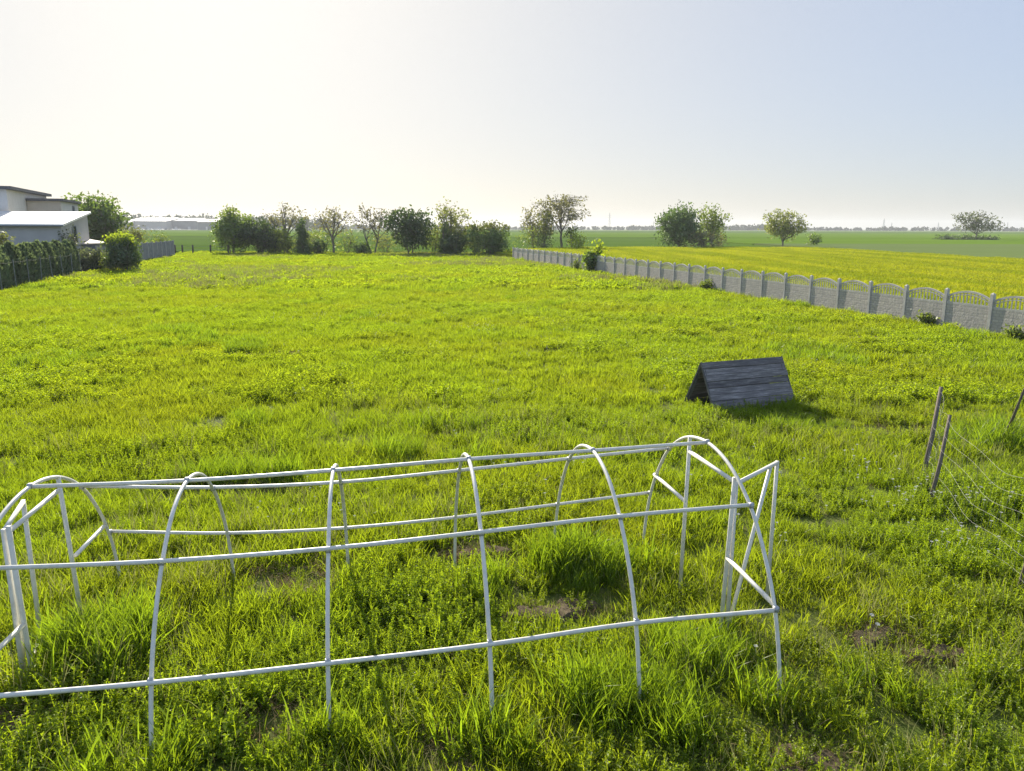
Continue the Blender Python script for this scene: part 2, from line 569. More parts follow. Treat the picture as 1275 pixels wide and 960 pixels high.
# bare or trodden spots seen in the photograph: x, y, rx, ry, strength
BARE = [(3.35, 6.5, .30, .28, .95), (3.75, 6.2, .30, .22, .85), (2.1, 4.75, .35, .35, .95), (-.34, 8.35, .5, .35, .6), (.55, 7.0, .45, .3, .7),
        (-3.95, 5.15, .5, .25, .95), (6.5, 27.4, 1.2, .5, .8), (12.3, 26.3, 1.3, .45, .85), (-7.2, 22, 1.5, .8, .4), (-1.84, 5.2, .35, .25, .7),
        (.2, 6.9, .25, .2, .8), (-1.0, 13.4, .5, .22, .5), (-2.8, 13.0, .8, .28, .6), (-.4, 4.9, .35, .3, .5), (-2.4, 7.6, .5, .5, .4), (7.2, 14.0, .9, .4, .5),
        (-3.9, 10.4, .9, .3, .5), (11.0, 22.5, .8, .5, .5), (.9, 23.0, .7, .5, .3)]
LOW = [(6.2, 14.3, 1.0, .7, .9), (7.3, 13.9, .9, .45, .9), (4.9, 14.3, 1.1, .5, .6), (5.2, 15.2, 1.0, .35, .7), (3.6, 15.9, .4, .6, .6), (0.5, 7.2, .8, .5, .6)]
LUSH = [(.95, 5.35, .75, .45, 1.), (.75, 7.9, .8, .55, .9), (-4.0, 10.9, 1.0, .5, .8), (8.3, 13.2, 1.0, .8, .9), (-3.6, 6.2, .6, .6, .8), (1.6, 6.2, .5, .5, .8),
        (-1.2, 13.9, 1.2, .3, .6), (5.4, 14.2, 1.3, .5, .8), (-.2, 7.4, .4, .4, .7), (2.9, 5.6, .4, .35, .5), (-.6, 11.8, .9, .5, .5)]


def spots(x, y, S):
    v = np.zeros_like(x)
    for sx, sy, rx, ry, k in S:
        d = ((x - sx) / rx) ** 2 + ((y - sy) / ry) ** 2
        d = d * (0.5 + 1.1 * vnoise(x, y, 0.22, 91))
        v = np.maximum(v, k * np.clip(1.25 - d, 0, 1))
    return v


def in_lot(x, y):
    u = x - LOT * y              # across the strip
    return (u > -17.6) & (u < 24.0) & (y < 111.8)


def band(y0, y1, dens, rng, margin=2.2):
    hw = 0.69 * y1 + margin
    n = int(dens * 2 * hw * (y1 - y0))
    x = (rng.rand(n) * 2 - 1) * hw
    y = y0 + rng.rand(n) * (y1 - y0)
    k = (np.abs(x) < 0.69 * y + margin) & in_lot(x, y)
    return x[k], y[k]


def dress(x, y, rng, near):
    big = vnoise(x, y, 7.0, 3, 3); mid = vnoise(x, y, 1.3, 11, 2); fine = vnoise(x, y, 0.42, 23, 2)
    bare = spots(x, y, BARE); lush = spots(x, y, LUSH)
    gap = np.clip((0.42 - fine) * 5, 0, 0.85) * np.clip((0.66 - mid) * 4, 0.1, 1)
    keep = rng.rand(len(x)) > np.maximum(bare * 0.62, gap)
    x, y, big, mid, fine, bare, lush = [a[keep] for a in (x, y, big, mid, fine, bare, lush)]
    n = len(x)
    s = (0.30 + 0.85 * fine + 0.50 * mid) * (0.8 + 0.4 * rng.rand(n)) * (1 - 0.5 * bare)
    s *= 1 - 0.55 * spots(x, y, LOW)
    pick = rng.randint(0, 6, n)
    weed = vnoise(x, y, 2.4, 51, 2) + 0.25 * (rng.rand(n) - 0.5)
    k = weed > (0.56 if near else 0.60)
    pick[k] = 6 + rng.randint(0, 3, k.sum())
    k = (lush + 0.4 * (rng.rand(n) - 0.5) > 0.5) | ((vnoise(x, y, 3.1, 77, 2) > 0.76) & (rng.rand(n) > 0.5))
    pick[k] = 9 + rng.randint(0, 2, k.sum())
    if near:
        k = (rng.rand(n) < 0.10) & (vnoise(x, y, 2.2, 61, 2) > .5)
        pick[k] = 13 + rng.randint(0, 2, k.sum())
    k = rng.rand(n) < 0.03
    pick[k] = 11 + rng.randint(0, 2, k.sum())
    k = (bare > 0.12) & (rng.rand(n) < 0.85)
    pick[k] = 11 + rng.randint(0, 2, k.sum())
    return x, y, s, pick


def no_dog(x, y):
    a = np.array([4.03, 15.16]); d1 = np.array([.9223, .3866]); d2 = np.array([-.3866, .9223])
    u = (x - a[0]) * d1[0] + (y - a[1]) * d1[1]; v = (x - a[0]) * d2[0] + (y - a[1]) * d2[1]
    return ~((u > 0.15) & (u < 2.05) & (v > 0.12) & (v < 1.05))


allp = []
# a low carpet of clover and short shoots under the taller growth
for nm, y0, y1, dens, coll in (('near', 2.4, 12, 45, cn), ('mid', 12, 30, 16, cm)):
    x, y = band(y0, y1, dens, rs)
    k = (rs.rand(len(x)) > spots(x, y, BARE) * 0.5) & no_dog(x, y); x, y = x[k], y[k]
    pk = np.where(rs.rand(len(x)) < .6, 6 + rs.randint(0, 3, len(x)), rs.randint(0, 6, len(x)))
    allp.append((nm, coll, x, y, 0.30 + 0.3 * rs.rand(len(x)), pk))
for nm, y0, y1, dens, coll in (('near', 2.4, 11, 105, cn), ('near', 11, 16, 70, cn), ('mid', 16, 27, 42, cm), ('mid', 27, 46, 24, cm), ('far', 46, 111.8, 10, cf)):
    x, y = band(y0, y1, dens, rs)
    x, y, s, pick = dress(x, y, rs, nm == 'near')
    k = no_dog(x, y); x, y, s, pick = x[k], y[k], s[k], pick[k]
    if nm == 'far':
        k = (pick >= 11); pick[k] = 0
        k = (vnoise(x, y, 11, 5, 2) > 0.56) & (rs.rand(len(x)) < 0.35); pick[k] = 11
    allp.append((nm, coll, x, y, s, pick))
for sx, sy, rx, ry, nd in ((3.35, 6.5, .26, .2, 26), (3.75, 6.2, .3, .18, 26), (2.1, 4.75, .3, .28, 46), (-3.95, 5.15, .5, .24, 26), (.55, 7.0, .3, .22, 16), (-.34, 8.35, .3, .2, 14), (.2, 6.9, .22, .18, 10), (-1.84, 5.2, .2, .15, 8), (-.4, 4.9, .2, .15, 8)):
    xx = sx + rs.randn(nd) * rx * .7; yy = sy + rs.randn(nd) * ry * .7
    pk = np.where(rs.rand(nd) < .7, 11 + rs.randint(0, 2, nd), 6 + rs.randint(0, 3, nd))
    allp.append(('near', cn, xx, yy, .4 + .5 * rs.rand(nd), pk))
for X_, Y_, dth_, sw_ in ((-2.747, 6.231, -.007, .005), (-1.555, 6.435, -.005, -.032), (-.377, 6.475, .009, -.051), (.738, 6.777, .016, -.028), (1.831, 6.976, .026, .029)):
    a_ = R(9.358) + dth_; fx = X_ + math.sin(a_) * 1.46 * (1 + sw_); fy = Y_ - math.cos(a_) * 1.46 * (1 + sw_) - .10      # uncut grass round every foot of the frame
    nd = 22; xx = fx + rs.randn(nd) * .16; yy = fy + rs.randn(nd) * .11
    allp.append(('near', cn, xx, yy, .85 + .35 * rs.rand(nd), np.where(rs.rand(nd) < .3, 9, rs.randint(0, 6, nd))))
for nm, coll in (('near', cn), ('mid', cm), ('far', cf)):
    sel = [a for a in allp if a[0] == nm]
    x = np.concatenate([a[2] for a in sel]); y = np.concatenate([a[3] for a in sel]); s = np.concatenate([a[4] for a in sel]); pk = np.concatenate([a[5] for a in sel])
    o = scatter('meadow_grass', np.stack([x, y, np.zeros_like(x)], 1), s, pk, coll, rs)
    tag(o, {'near': 'tall lush meadow grass and weeds around the tunnel frame and in the foreground', 'mid': 'sunlit yellow-green meadow grass around and beyond the wooden shelter', 'far': 'far end of the yellow-green meadow before the row of trees'}[nm], 'grass', kind='stuff')
    print(nm, len(x))

m, t = new_mat('brown_clods')
n1 = noise(t, 6.0, 5, 0.7); n2 = noise(t, 45.0, 4, 0.7)
c = ramp(t, n1, [(0.3, (0.07, 0.055, 0.032)), (0.55, (0.13, 0.10, 0.06)), (0.75, (0.21, 0.17, 0.10))])
p = t.add('ShaderNodeBsdfPrincipled', {'Base Color': c, 'Roughness': 0.95, 'Specular IOR Level': 0.1})
b = t.add('ShaderNodeBump', {'Height': n2, 'Strength': 1.0, 'Distance': 0.02}); t.l.new(b.outputs[0], p.inputs['Normal'])
finish(t, p.outputs[0]); MAT_CLOD = m
for i, (sx, sy, rx, ry) in enumerate([(3.35, 6.5, .24, .18), (3.75, 6.2, .26, .15), (2.1, 4.75, .28, .26), (-3.95, 5.15, .5, .24), (6.5, 27.4, 1.1, .4), (12.3, 26.3, 1.3, .4), (.55, 7.0, .3, .22), (-.34, 8.35, .3, .2), (.2, 6.9, .22, .18)]):
    nr, na_ = 12, 40
    v, f = [], []
    for ir in range(nr + 1):
        for ia in range(na_):
            a = ia * 2 * math.pi / na_
            lim = 1.0 + .35 * math.sin(2 * a + i) + .2 * math.sin(5 * a + 2 * i)
            rr_ = ir / nr * lim
            xx, yy = sx + rx * rr_ * math.cos(a), sy + ry * rr_ * math.sin(a)
            hh_ = .012 + .05 * float(vnoise(np.array([xx]), np.array([yy]), .09, 7, 3)[0]) + .02 * float(vnoise(np.array([xx]), np.array([yy]), .3, 8, 1)[0])
            v.append((xx, yy, -.02 + (hh_ + .02) * min(1, (1 - ir / nr) * 4)))
    for ir in range(nr):
        for ia in range(na_):
            f.append((ir * na_ + ia, (ir + 1) * na_ + ia, (ir + 1) * na_ + (ia + 1) % na_, ir * na_ + (ia + 1) % na_))
    q = MB(); q.addvf(v, f); structure(q.build('bare_soil', MAT_CLOD, None, True))

# dandelion clocks and other small white flowers
cw = bpy.data.collections.new('flower_sources')
for i in range(3):
    q = MB()
    for k in range(1 + i):
        a = rs.rand() * 6.28; r_ = 0.16 * rs.rand(); h = 0.22 + 0.14 * rs.rand()
        cx, cy = r_ * math.cos(a), r_ * math.sin(a)
        q.tube([(cx, cy, h - .06), (cx, cy, h)], 0.0012, 3)
        nn = 7
        for j in range(nn):
            az = j * 6.28 / nn; L = 0.014
            q.addvf([(cx, cy, h), (cx + L * math.cos(az - .35), cy + L * math.sin(az - .35), h + .006), (cx + L * 1.25 * math.cos(az), cy + L * 1.25 * math.sin(az), h + .003), (cx + L * math.cos(az + .35), cy + L * math.sin(az + .35), h + .006)], [(0, 1, 2, 3)])
    me = q.mesh('flower_%d' % i, MAT_FLOWER); cw.objects.link(bpy.data.objects.new('flower_%d' % i, me))
FP = [(-18, 31, 5, 4, 60), (-7.5, 30, 1.2, .7, 16), (-.9, 27, .6, .5, 16), (5.4, 10.3, .5, .9, 22), (5.9, 8.3, .8, .6, 26), (4.2, 9.6, .8, .8, 10), (-2.3, 9.2, .6, .5, 6), (1.8, 10.8, 1.4, .8, 9), (-16, 27, 6, 6, 45), (0, 24, 9, 9, 40), (2, 9, 6, 4, 14), (-20, 48, 9, 8, 50), (-4.3, 30.5, 1, .6, 6), (6, 24, 6, 4, 15)]
P = np.array([(cx + rs.randn() * sx, cy + rs.randn() * sy, 0.0) for cx, cy, sx, sy, n in FP for _ in range(n)])
P = P[in_lot(P[:, 0], P[:, 1]) & no_dog(P[:, 0], P[:, 1])]
o = scatter('wildflowers', P, 0.8 + 0.5 * rs.rand(len(P)), rs.randint(0, 3, len(P)), cw, rs, 0.1)
tag(o, 'tiny white flowers and dandelion clocks scattered through the meadow', 'wildflowers', kind='stuff')

# barley standing on its field beyond the concrete fence
cb = bpy.data.collections.new('barley_sources')
for i in range(4):
    source(cb, 'barley_tuft_%d' % i, blades(34, 0.5, 0.14, 0.30, 0.022, 0.8, rs), MAT_BARLEYB)
F0 = np.array([16.99954, 27.34121]); FS = np.array([-0.52877, 1.99098])
n = 46000
x = 0 + rs.rand(n) * 55; y = 24 + rs.rand(n) * 106
poly = BARLEY
ins = np.zeros(n, bool)
for i in range(len(poly)):
    x1, y1 = poly[i]; x2, y2 = poly[(i + 1) % len(poly)]
    c = ((y1 > y) != (y2 > y)) & (x < (x2 - x1) * (y - y1) / (y2 - y1 + 1e-9) + x1)
    ins ^= c
x, y = x[ins], y[ins]
u = x - LOT * y; v = y
wv = .6 * vnoise(u * 1.0, v * 0.10, 1.6, 33, 2) + .4 * vnoise(u * .12, v * 0.5, 2.2, 35, 2)
lodged = np.clip((vnoise(u * 0.6, v * 0.25, 3.2, 44, 2) - 0.62) * 6, 0, 1)
fd = (x - F0[0]) * (-FS[1]) + (y - F0[1]) * FS[0]
k = (rs.rand(len(x)) > lodged * 0.6) & (-fd / 2.06 > 1.0)
x, y, wv, lodged = x[k], y[k], wv[k], lodged[k]
s = 0.9 + 0.2 * rs.rand(len(x)); zs = (0.75 + 0.45 * wv) * (1 - 0.6 * lodged)
o = scatter('barley_crop', np.stack([x, y, np.full(len(x), 0.58)], 1), s, rs.randint(0, 4, len(x)), cb, rs, 0.12, zs)
tag(o, 'ripening yellow-green barley beyond the concrete fence', 'barley', kind='stuff')
print('barley', len(x))

# ------------------------------------------------------------------ polytunnel frame
m, t = new_mat('white_painted_pipe')
n1 = noise(t, 14, 4, 0.65)
n2 = noise(t, 28, 4, 0.7)
c = ramp(t, n1, [(0.25, (0.66, 0.61, 0.51)), (0.5, (0.80, 0.765, 0.67)), (0.75, (0.85, 0.82, 0.73))])
c = mixc(t, mrange(t, n2, 0.64, 0.72, 0.0, 0.6), c, (0.36, 0.27, 0.18))
p = t.add('ShaderNodeBsdfPrincipled', {'Base Color': c, 'Roughness': 0.42, 'Specular IOR Level': 0.4})
finish(t, p.outputs[0])
MAT_PIPE = m
MAT_JOINT = simple_mat('galvanised_clip', (0.42, 0.42, 0.42), (0.55, 0.55, 0.55), 30, 0.5, 0.3)

TH0 = R(9.358)
PER = [(-3.962, 6.044, -.032, -.039, .076), (-2.747, 6.231, -.084, -.007, .005), (-1.555, 6.435, -.084, -.005, -.032),
       (-.377, 6.475, .034, .009, -.051), (.738, 6.777, .061, .016, -.028), (1.831, 6.976, .106, .026, .029)]


def hoop_pt(i, w_, h_):
    X, Y, dz, dth, sw = PER[i]
    a = TH0 + dth
    lift = CROWN[i] * max(0.0, (h_ - 1.33) / .34)
    return np.array([X - math.sin(a) * w_ * (1 + sw), Y + math.cos(a) * w_ * (1 + sw), h_ + dz + lift])


def catmull(P, n):
    P = [2 * np.array(P[0]) - P[1]] + [np.array(q) for q in P] + [2 * np.array(P[-1]) - P[-2]]
    out = []
    for i in range(1, len(P) - 2):
        for k in range(n):
            u = k / n
            a, b, c, d = P[i - 1], P[i], P[i + 1], P[i + 2]
            out.append(0.5 * (2 * b + (c - a) * u + (2 * a - 5 * b + 4 * c - d) * u * u + (3 * b - a - 3 * c + d) * u ** 3))
    out.append(np.array(P[-2]))
    return np.array(out)


CROWN = [-.03, .015, .045, .02, -.015, -.035]
PROF = [(-1.49, -0.12), (-1.445, .25), (-1.3245, .6504), (-1.13, 1.0), (-.85, 1.3226), (-.46, 1.575), (0, 1.665)]
PROF = PROF + [(-w_, h_) for w_, h_ in reversed(PROF[:-1])]
tun = empty('tunnel_frame', (-1.0, 6.4, 0))
tag(tun, 'bare white painted pipe frame of a low garden polytunnel standing in tall grass', 'polytunnel frame')


def tpart(mb, name, mat=None, parent=None):
    o = mb.build(name, mat or MAT_PIPE, None, smooth=True)
    o.parent = parent or tun
    o.location = (1.0, -6.4, 0) if (parent is None or parent is tun) else (0, 0, 0)
    return o


RH = 0.0168
for i in range(6):
    q = MB(); q.tube(catmull([hoop_pt(i, a, b) for a, b in PROF], 6), RH, 8)
    tpart(q, 'hoop')


def rail(w_, h_, over=0.06, r=0.018, push=0.0):
    P = [hoop_pt(i, w_ + push, h_) for i in range(6)]
    P[0] = P[0] + (P[0] - P[1]) / np.linalg.norm(P[0] - P[1]) * over
    P[5] = P[5] + (P[5] - P[4]) / np.linalg.norm(P[5] - P[4]) * over
    q = MB(); q.tube(catmull(P, 4), r, 8)
    return tpart(q, 'rail')


rail(-1.362, .65, -.03); rail(-.878, 1.345, -.03); rail(0, 1.665, -.02); rail(.885, 1.315, -.02); rail(1.362, .65, -.02)
# small clips where rails meet hoops
for i in range(6):
    for w_, h_ in ((-1.345, .65), (-.865, 1.333), (0, 1.67), (.868, 1.315), (1.345, .65)):
        q = MB(); c = hoop_pt(i, w_, h_); q.box(c, (0.036, 0.038, 0.042), TH0)
        tpart(q, 'pipe_clip', MAT_JOINT)


def plain_rod(name, a, b, r=0.0195, parent=None, mat=None):
    q = MB(); q.tube([a, (np.array(a) + np.array(b)) / 2, b], r, 8)
    return tpart(q, name, mat, parent)


# right end: posts, lintel, struts, open door
plain_rod('door_post', hoop_pt(5, .43, -.15), hoop_pt(5, .375, 1.62))
plain_rod('door_post', hoop_pt(5, -.47, -.15), hoop_pt(5, -.56, 1.49))
plain_rod('lintel', hoop_pt(5, .36, 1.445), hoop_pt(5, -.545, 1.445))
plain_rod('strut', hoop_pt(5, -1.31, .67), hoop_pt(5, -.52, .71))
plain_rod('strut', hoop_pt(5, 1.24, .905), hoop_pt(5, .41, .895))
plain_rod('door_post', hoop_pt(0, .60, -.15), hoop_pt(0, .46, 1.58))
plain_rod('door_post', hoop_pt(0, -.30, -.15), hoop_pt(0, -.37, 1.46))
plain_rod('lintel', hoop_pt(0, .43, 1.45), hoop_pt(0, -.37, 1.41))
plain_rod('strut', hoop_pt(0, .60, .745), hoop_pt(0, 1.24, .76))
plain_rod('strut', hoop_pt(0, -.34, .60), hoop_pt(0, -1.22, .62))


def door(hx, hy, ex, ey, zt_h, zt_e, zb, diag):
    d = empty('door', (0, 0, 0)); d.parent = tun; d.location = (1.0, -6.4, 0)
    def rod(nm, a, b, r=.0195):
        q = MB(); q.tube([a, (np.array(a) + np.array(b)) / 2, b], r, 8); o = q.build(nm, MAT_PIPE, d, True); return o
    rod('door_stile', (hx, hy, zb), (hx, hy, zt_h + .02))
    rod('door_stile', (ex, ey, zb), (ex, ey, zt_e + .015))
    rod('door_rail', (hx, hy, zt_h), (ex, ey, zt_e))
    if diag < .5: rod('door_rail', (hx, hy, zb + .02), (ex, ey, zb + .02))
    f = diag
    rod('door_brace', (hx + (ex - hx) * f, hy + (ey - hy) * f, zt_h + (zt_e - zt_h) * f), (hx + (ex - hx) * .05, hy + (ey - hy) * .05, zb + .05))


door(1.975, 6.475, 2.56, 7.14, 1.50, 1.49, .10, .83)
door(-3.975, 5.68, -4.265, 6.39, 1.36, 1.345, .05, .25)

# ------------------------------------------------------------------ wooden A-shaped shelter
m, t = new_mat('weathered_dark_planks')
tc = t.add('ShaderNodeTexCoord').outputs['Object']
n1 = noise(t, 4, 6, 0.72, vec=tc, mapscale=(0.6, 9, 9))
n2 = noise(t, 2.2, 3, 0.6, vec=tc)
c = ramp(t, n1, [(0.28, (0.11, 0.098, 0.094)), (0.50, (0.22, 0.198, 0.188)), (0.66, (0.46, 0.42, 0.39))])
c = mixc(t, mrange(t, n2, 0.35, 0.7, 0.0, 0.35), c, (0.19, 0.17, 0.165))
rp = mrange(t, t.add('ShaderNodeNewGeometry').outputs['Random Per Island'], 0, 1, 0.62, 1.12)
c = t.add('ShaderNodeVectorMath', {0: c, 'Scale': rp}, operation='SCALE').outputs[0]
p = t.add('ShaderNodeBsdfPrincipled', {'Base Color': c, 'Roughness': 0.85, 'Specular IOR Level': 0.12})
b = t.add('ShaderNodeBump', {'Height': n1, 'Strength': 0.5, 'Distance': 0.01})
t.l.new(b.outputs[0], p.inputs['Normal'])
finish(t, p.outputs[0])
MAT_PLANK = m
MAT_TRIM = simple_mat('grey_edge_board', (0.10, 0.095, 0.09), (0.17, 0.16, 0.15), 12, 0.85)

sh = empty('wooden_shelter', (4.03 + .9223 * .12, 15.16 + .3866 * .12, 0), math.atan2(.3866, .9223))
tag(sh, 'dark weathered A-shaped plank shelter, open at its ends, standing in the meadow', 'animal shelter')
LEN, WID, RZ = 2.06, 1.10, 0.985


def slope_panel(y_base, y_ridge, name):
    q = MB()
    nb = 8
    d = np.array([0, y_ridge - y_base, RZ]); L = np.linalg.norm(d); d /= L
    nrm = np.array([0, -d[2], d[1]]) * (1 if y_ridge > y_base else -1)
    for k in range(nb):
        a = k / nb * L; e = (k + 1) / nb * L - 0.010
        th = 0.024
        lift = nrm * (0.007 * ((k * 7) % 3))
        x0 = -0.012 * ((k * 5) % 4); x1 = LEN + 0.012 * ((k * 3) % 4)
        p0 = np.array([0, y_base, 0]) + d * a + lift; p1 = np.array([0, y_base, 0]) + d * e + lift
        v = []
        for xx in (x0, x1):
            for pp in (p0, p1):
                v.append(pp + np.array([xx, 0, 0])); v.append(pp + np.array([xx, 0, 0]) - nrm * th)
        q.addvf(v, [(0, 4, 6, 2), (1, 3, 7, 5), (0, 1, 5, 4), (2, 6, 7, 3), (0, 2, 3, 1), (4, 5, 7, 6)])
    return q.build(name, MAT_PLANK, sh)


slope_panel(0.0, WID / 2 - 0.012, 'roof_side')
slope_panel(WID, WID / 2 + 0.012, 'roof_side')
for xx in (0.02, LEN - 0.06):
    for yb, yr in ((0.05, WID / 2 - 0.02), (WID - 0.05, WID / 2 + 0.02)):
        q = MB(); q.tube([(xx, yb, 0.0), (xx, (yb + yr) / 2, RZ / 2 - .03), (xx, yr, RZ - 0.06)], 0.032, 4)
        q.build('rafter', MAT_TRIM, sh)
q = MB(); q.box((LEN / 2, WID / 2, RZ - 0.06), (LEN - 0.12, 0.05, 0.07)); q.build('ridge_beam', MAT_TRIM, sh)
for xx in (-0.022, LEN + 0.022):
    for sgn, yb in ((1, -0.01), (-1, WID + 0.01)):
        q = MB()
        yr = WID / 2
        q.addvf([(xx - .012, yb, 0), (xx + .012, yb, 0), (xx + .012, yb + sgn * .05, 0), (xx - .012, yb + sgn * .05, 0),
                 (xx - .012, yr - sgn * .002, RZ + .015), (xx + .012, yr - sgn * .002, RZ + .015), (xx + .012, yr - sgn * .002, RZ - .075), (xx - .012, yr - sgn * .002, RZ - .075)],
                [(0, 1, 5, 4), (1, 2, 6, 5), (2, 3, 7, 6), (3, 0, 4, 7), (0, 3, 2, 1), (4, 5, 6, 7)])
        q.build('edge_board', MAT_TRIM, sh)

# ------------------------------------------------------------------ concrete panel fence on the right
m, t = new_mat('stone_patterned_concrete')
tc = t.add('ShaderNodeTexCoord').outputs['Object']
br = t.add('ShaderNodeTexBrick', {'Vector': t.add('ShaderNodeMapping', {'Vector': tc, 'Rotation': (R(90), 0, 0)}).outputs[0], 'Scale': 1.0, 'Brick Width': 0.26, 'Row Height': 0.10, 'Mortar Size': 0.012,
                                     'Color1': (0.57, 0.52, 0.46, 1), 'Color2': (0.44, 0.40, 0.355, 1), 'Mortar': (0.34, 0.31, 0.28, 1)})
n1 = noise(t, 7, 4, 0.65, vec=tc)
c = mixc(t, mrange(t, n1, 0.3, 0.75, 0.0, 0.55), br.outputs['Color'], (0.62, 0.57, 0.51))
n2 = noise(t, 0.45, 3, 0.6)
c = mixc(t, mrange(t, n2, 0.45, 0.7, 0.0, 0.5), c, (0.36, 0.345, 0.31))
n3 = noise(t, 1.6, 5, 0.7, mapscale=(1, 1, .35))
c = mixc(t, mrange(t, n3, 0.56, 0.74, 0.0, 0.55), c, (0.20, 0.195, 0.165))
p = t.add('ShaderNodeBsdfPrincipled', {'Base Color': c, 'Roughness': 0.9, 'Specular IOR Level': 0.15})
hh = t.add('ShaderNodeMath', {0: br.outputs['Fac'], 1: -0.8}, operation='MULTIPLY').outputs[0]
hh = t.add('ShaderNodeMath', {0: hh, 1: n1}, operation='ADD').outputs[0]
b = t.add('ShaderNodeBump', {'Height': hh, 'Strength': 0.55, 'Distance': 0.03})
t.l.new(b.outputs[0], p.inputs['Normal'])
finish(t, p.outputs[0])
MAT_STONE = m
MAT_CONC = simple_mat('plain_concrete', (0.44, 0.415, 0.375), (0.58, 0.55, 0.50), 5, 0.9, bump=0.3, bscale=40)

F0 = np.array([16.99954, 27.34121]); FS = np.array([-0.52877, 1.99098]); FANG = math.atan2(FS[1], FS[0])
K0, K1 = -3, 32
fo = F0 + FS * K0
cf_ = empty('concrete_fence', (fo[0], fo[1], 0), FANG)
tag(cf_, 'long grey concrete panel fence with arched openwork tops along the barley field', 'fence')
NP = K1 - K0
q = MB(); q.prism([(-.065, -.06), (.065, -.06), (.065, .06), (-.065, .06)], -.3, 1.47)
q.addvf([(-.065, -.06, 1.47), (.065, -.06, 1.47), (.065, .06, 1.47), (-.065, .06, 1.47), (0, 0, 1.53)], [(0, 1, 4), (1, 2, 4), (2, 3, 4), (3, 0, 4)])
me_post = q.mesh('post', MAT_CONC)
q = MB()
q.box((1.03, 0, .20), (1.93, .05, .50)); q.box((1.03, 0, .702), (1.93, .046, .496))
me_slab = q.mesh('panel', MAT_STONE)
q = MB()


def arch_z(u, base, rise):
    return base + rise * (1 - (abs(2 * u - 1)) ** 2.0)


def arch_band(b0, r0, th, u0, u1, dep):
    n = 18
    top, bot = [], []
    for k in range(n + 1):
        u = u0 + (u1 - u0) * k / n
        xx = 0.065 + 1.93 * u
        z = arch_z(u, b0, r0)
        top.append((xx, z)); bot.append((xx, z - th))
    v, f = [], []
    for y_ in (-dep / 2, dep / 2):
        v += [(a, y_, z) for a, z in top] + [(a, y_, z) for a, z in bot]
    m_ = n + 1
    for k in range(n):
        f += [(k, m_ + k, m_ + k + 1, k + 1), (2 * m_ + k, 2 * m_ + k + 1, 3 * m_ + k + 1, 3 * m_ + k), (k, k + 1, 2 * m_ + k + 1, 2 * m_ + k), (m_ + k, 3 * m_ + k, 3 * m_ + k + 1, m_ + k + 1)]
    q.addvf(v, f)


arch_band(1.25, .23, .075, 0, 1, .052)
arch_band(1.105, .245, .03, .06, .94, .044)
q.box((1.03, 0, .985), (1.93, .05, .07))
for k in range(12):
    u = (k + .5) / 12
    z1 = arch_z(u, 1.25, .23) - .06
    q.box((.065 + 1.93 * u, 0, (1.0 + z1) / 2), (.034, .034, z1 - 1.0))
q.box((.075, 0, 1.12), (.05, .045, .3)); q.box((1.985, 0, 1.12), (.05, .045, .3))
me_top = q.mesh('openwork_panel', MAT_CONC)
rf = random.Random(4)
for k in range(NP + 1):
    x0 = k * 2.06
    o = link('post', me_post, cf_); o.location = (x0, 0, rf.uniform(-.02, .015)); o.rotation_euler = (rf.uniform(-.012, .012), rf.uniform(-.01, .01), 0)
    if k < NP:
        dz = rf.uniform(-.015, .015)
        o = link('panel', me_slab, cf_); o.location = (x0, 0, dz)
        o = link('openwork_panel', me_top, cf_); o.location = (x0, 0, dz)

# ------------------------------------------------------------------ old wire mesh fence, right foreground
MAT_POSTW = simple_mat('old_grey_wood', (0.13, 0.10, 0.075), (0.24, 0.20, 0.16), 18, 0.9, bump=0.4, mapscale=(4, 4, 1))
MAT_WIRE = simple_mat('galvanised_wire', (0.22, 0.22, 0.20), (0.32, 0.31, 0.28), 20, 0.7, 0.3)
wf = empty('wire_mesh_fence', (5.7, 9.9, 0))
tag(wf, 'sagging wire mesh fence on leaning sticks at the right edge of the meadow', 'wire fence')
off = np.array([-5.7, -9.9, 0])
STK = [((6.2, 11.15, -.1), (6.66, 11.72, 1.3), .034), ((5.68, 9.98, -.1), (6.02, 10.3, 1.2), .026), ((8.72, 13.3, -.1), (8.45, 12.45, 1.12), .024), ((5.22, 7.38, -.1), (5.46, 7.5, 1.22), .026)]
for a, b_, r_ in STK:
    a = np.array(a); b_ = np.array(b_)
    q = MB(); mid_ = (a + b_) / 2 + np.array([.012, -.01, 0]); q.tube([a + off, mid_ + off, b_ + off], [r_ * 1.05, r_, r_ * .85], 7)
    q.build('post', MAT_POSTW, wf, True)


def net(a0, a1, b0, b1, nh, nv, sag, jit, r=0.0022, seed=1, hs=1.0):
    """wires from post a (a0 foot, a1 top) to post b, with upright ties"""
    g_ = random.Random(seed)
    a0, a1, b0, b1 = [np.array(v, float) for v in (a0, a1, b0, b1)]
    q = MB(); lines = []
    m_ = 22
    for h in range(nh):
        f = 0.08 + 0.88 * (h / (nh - 1)) * hs
        pa, pb = a0 + (a1 - a0) * f, b0 + (b1 - b0) * f
        ln = []
        ph = g_.uniform(0, 6)
        for k in range(m_ + 1):
            u = k / m_
            P_ = pa + (pb - pa) * u
            P_ = P_ + np.array([math.sin(u * 9 + ph) * jit, math.cos(u * 7 + ph) * jit, -sag * 4 * u * (1 - u) * (0.5 + 0.5 * f) + math.sin(u * 11 + ph) * jit * .7])
            P_[2] = max(P_[2], .03)
            ln.append(P_)
        lines.append(ln)
        q.tube([p_ + off for p_ in ln], r, 4, False)
    for k in range(nv):
        u = (k + .5) / nv; i = min(m_ - 1, int(u * m_))
        q.tube([l_[i] + (l_[i + 1] - l_[i]) * (u * m_ - i) + off + np.array([g_.uniform(-1, 1), g_.uniform(-1, 1), 0]) * jit * .4 for l_ in lines], r * .8, 3, False)
    return q.build('wire_mesh', MAT_WIRE, wf)


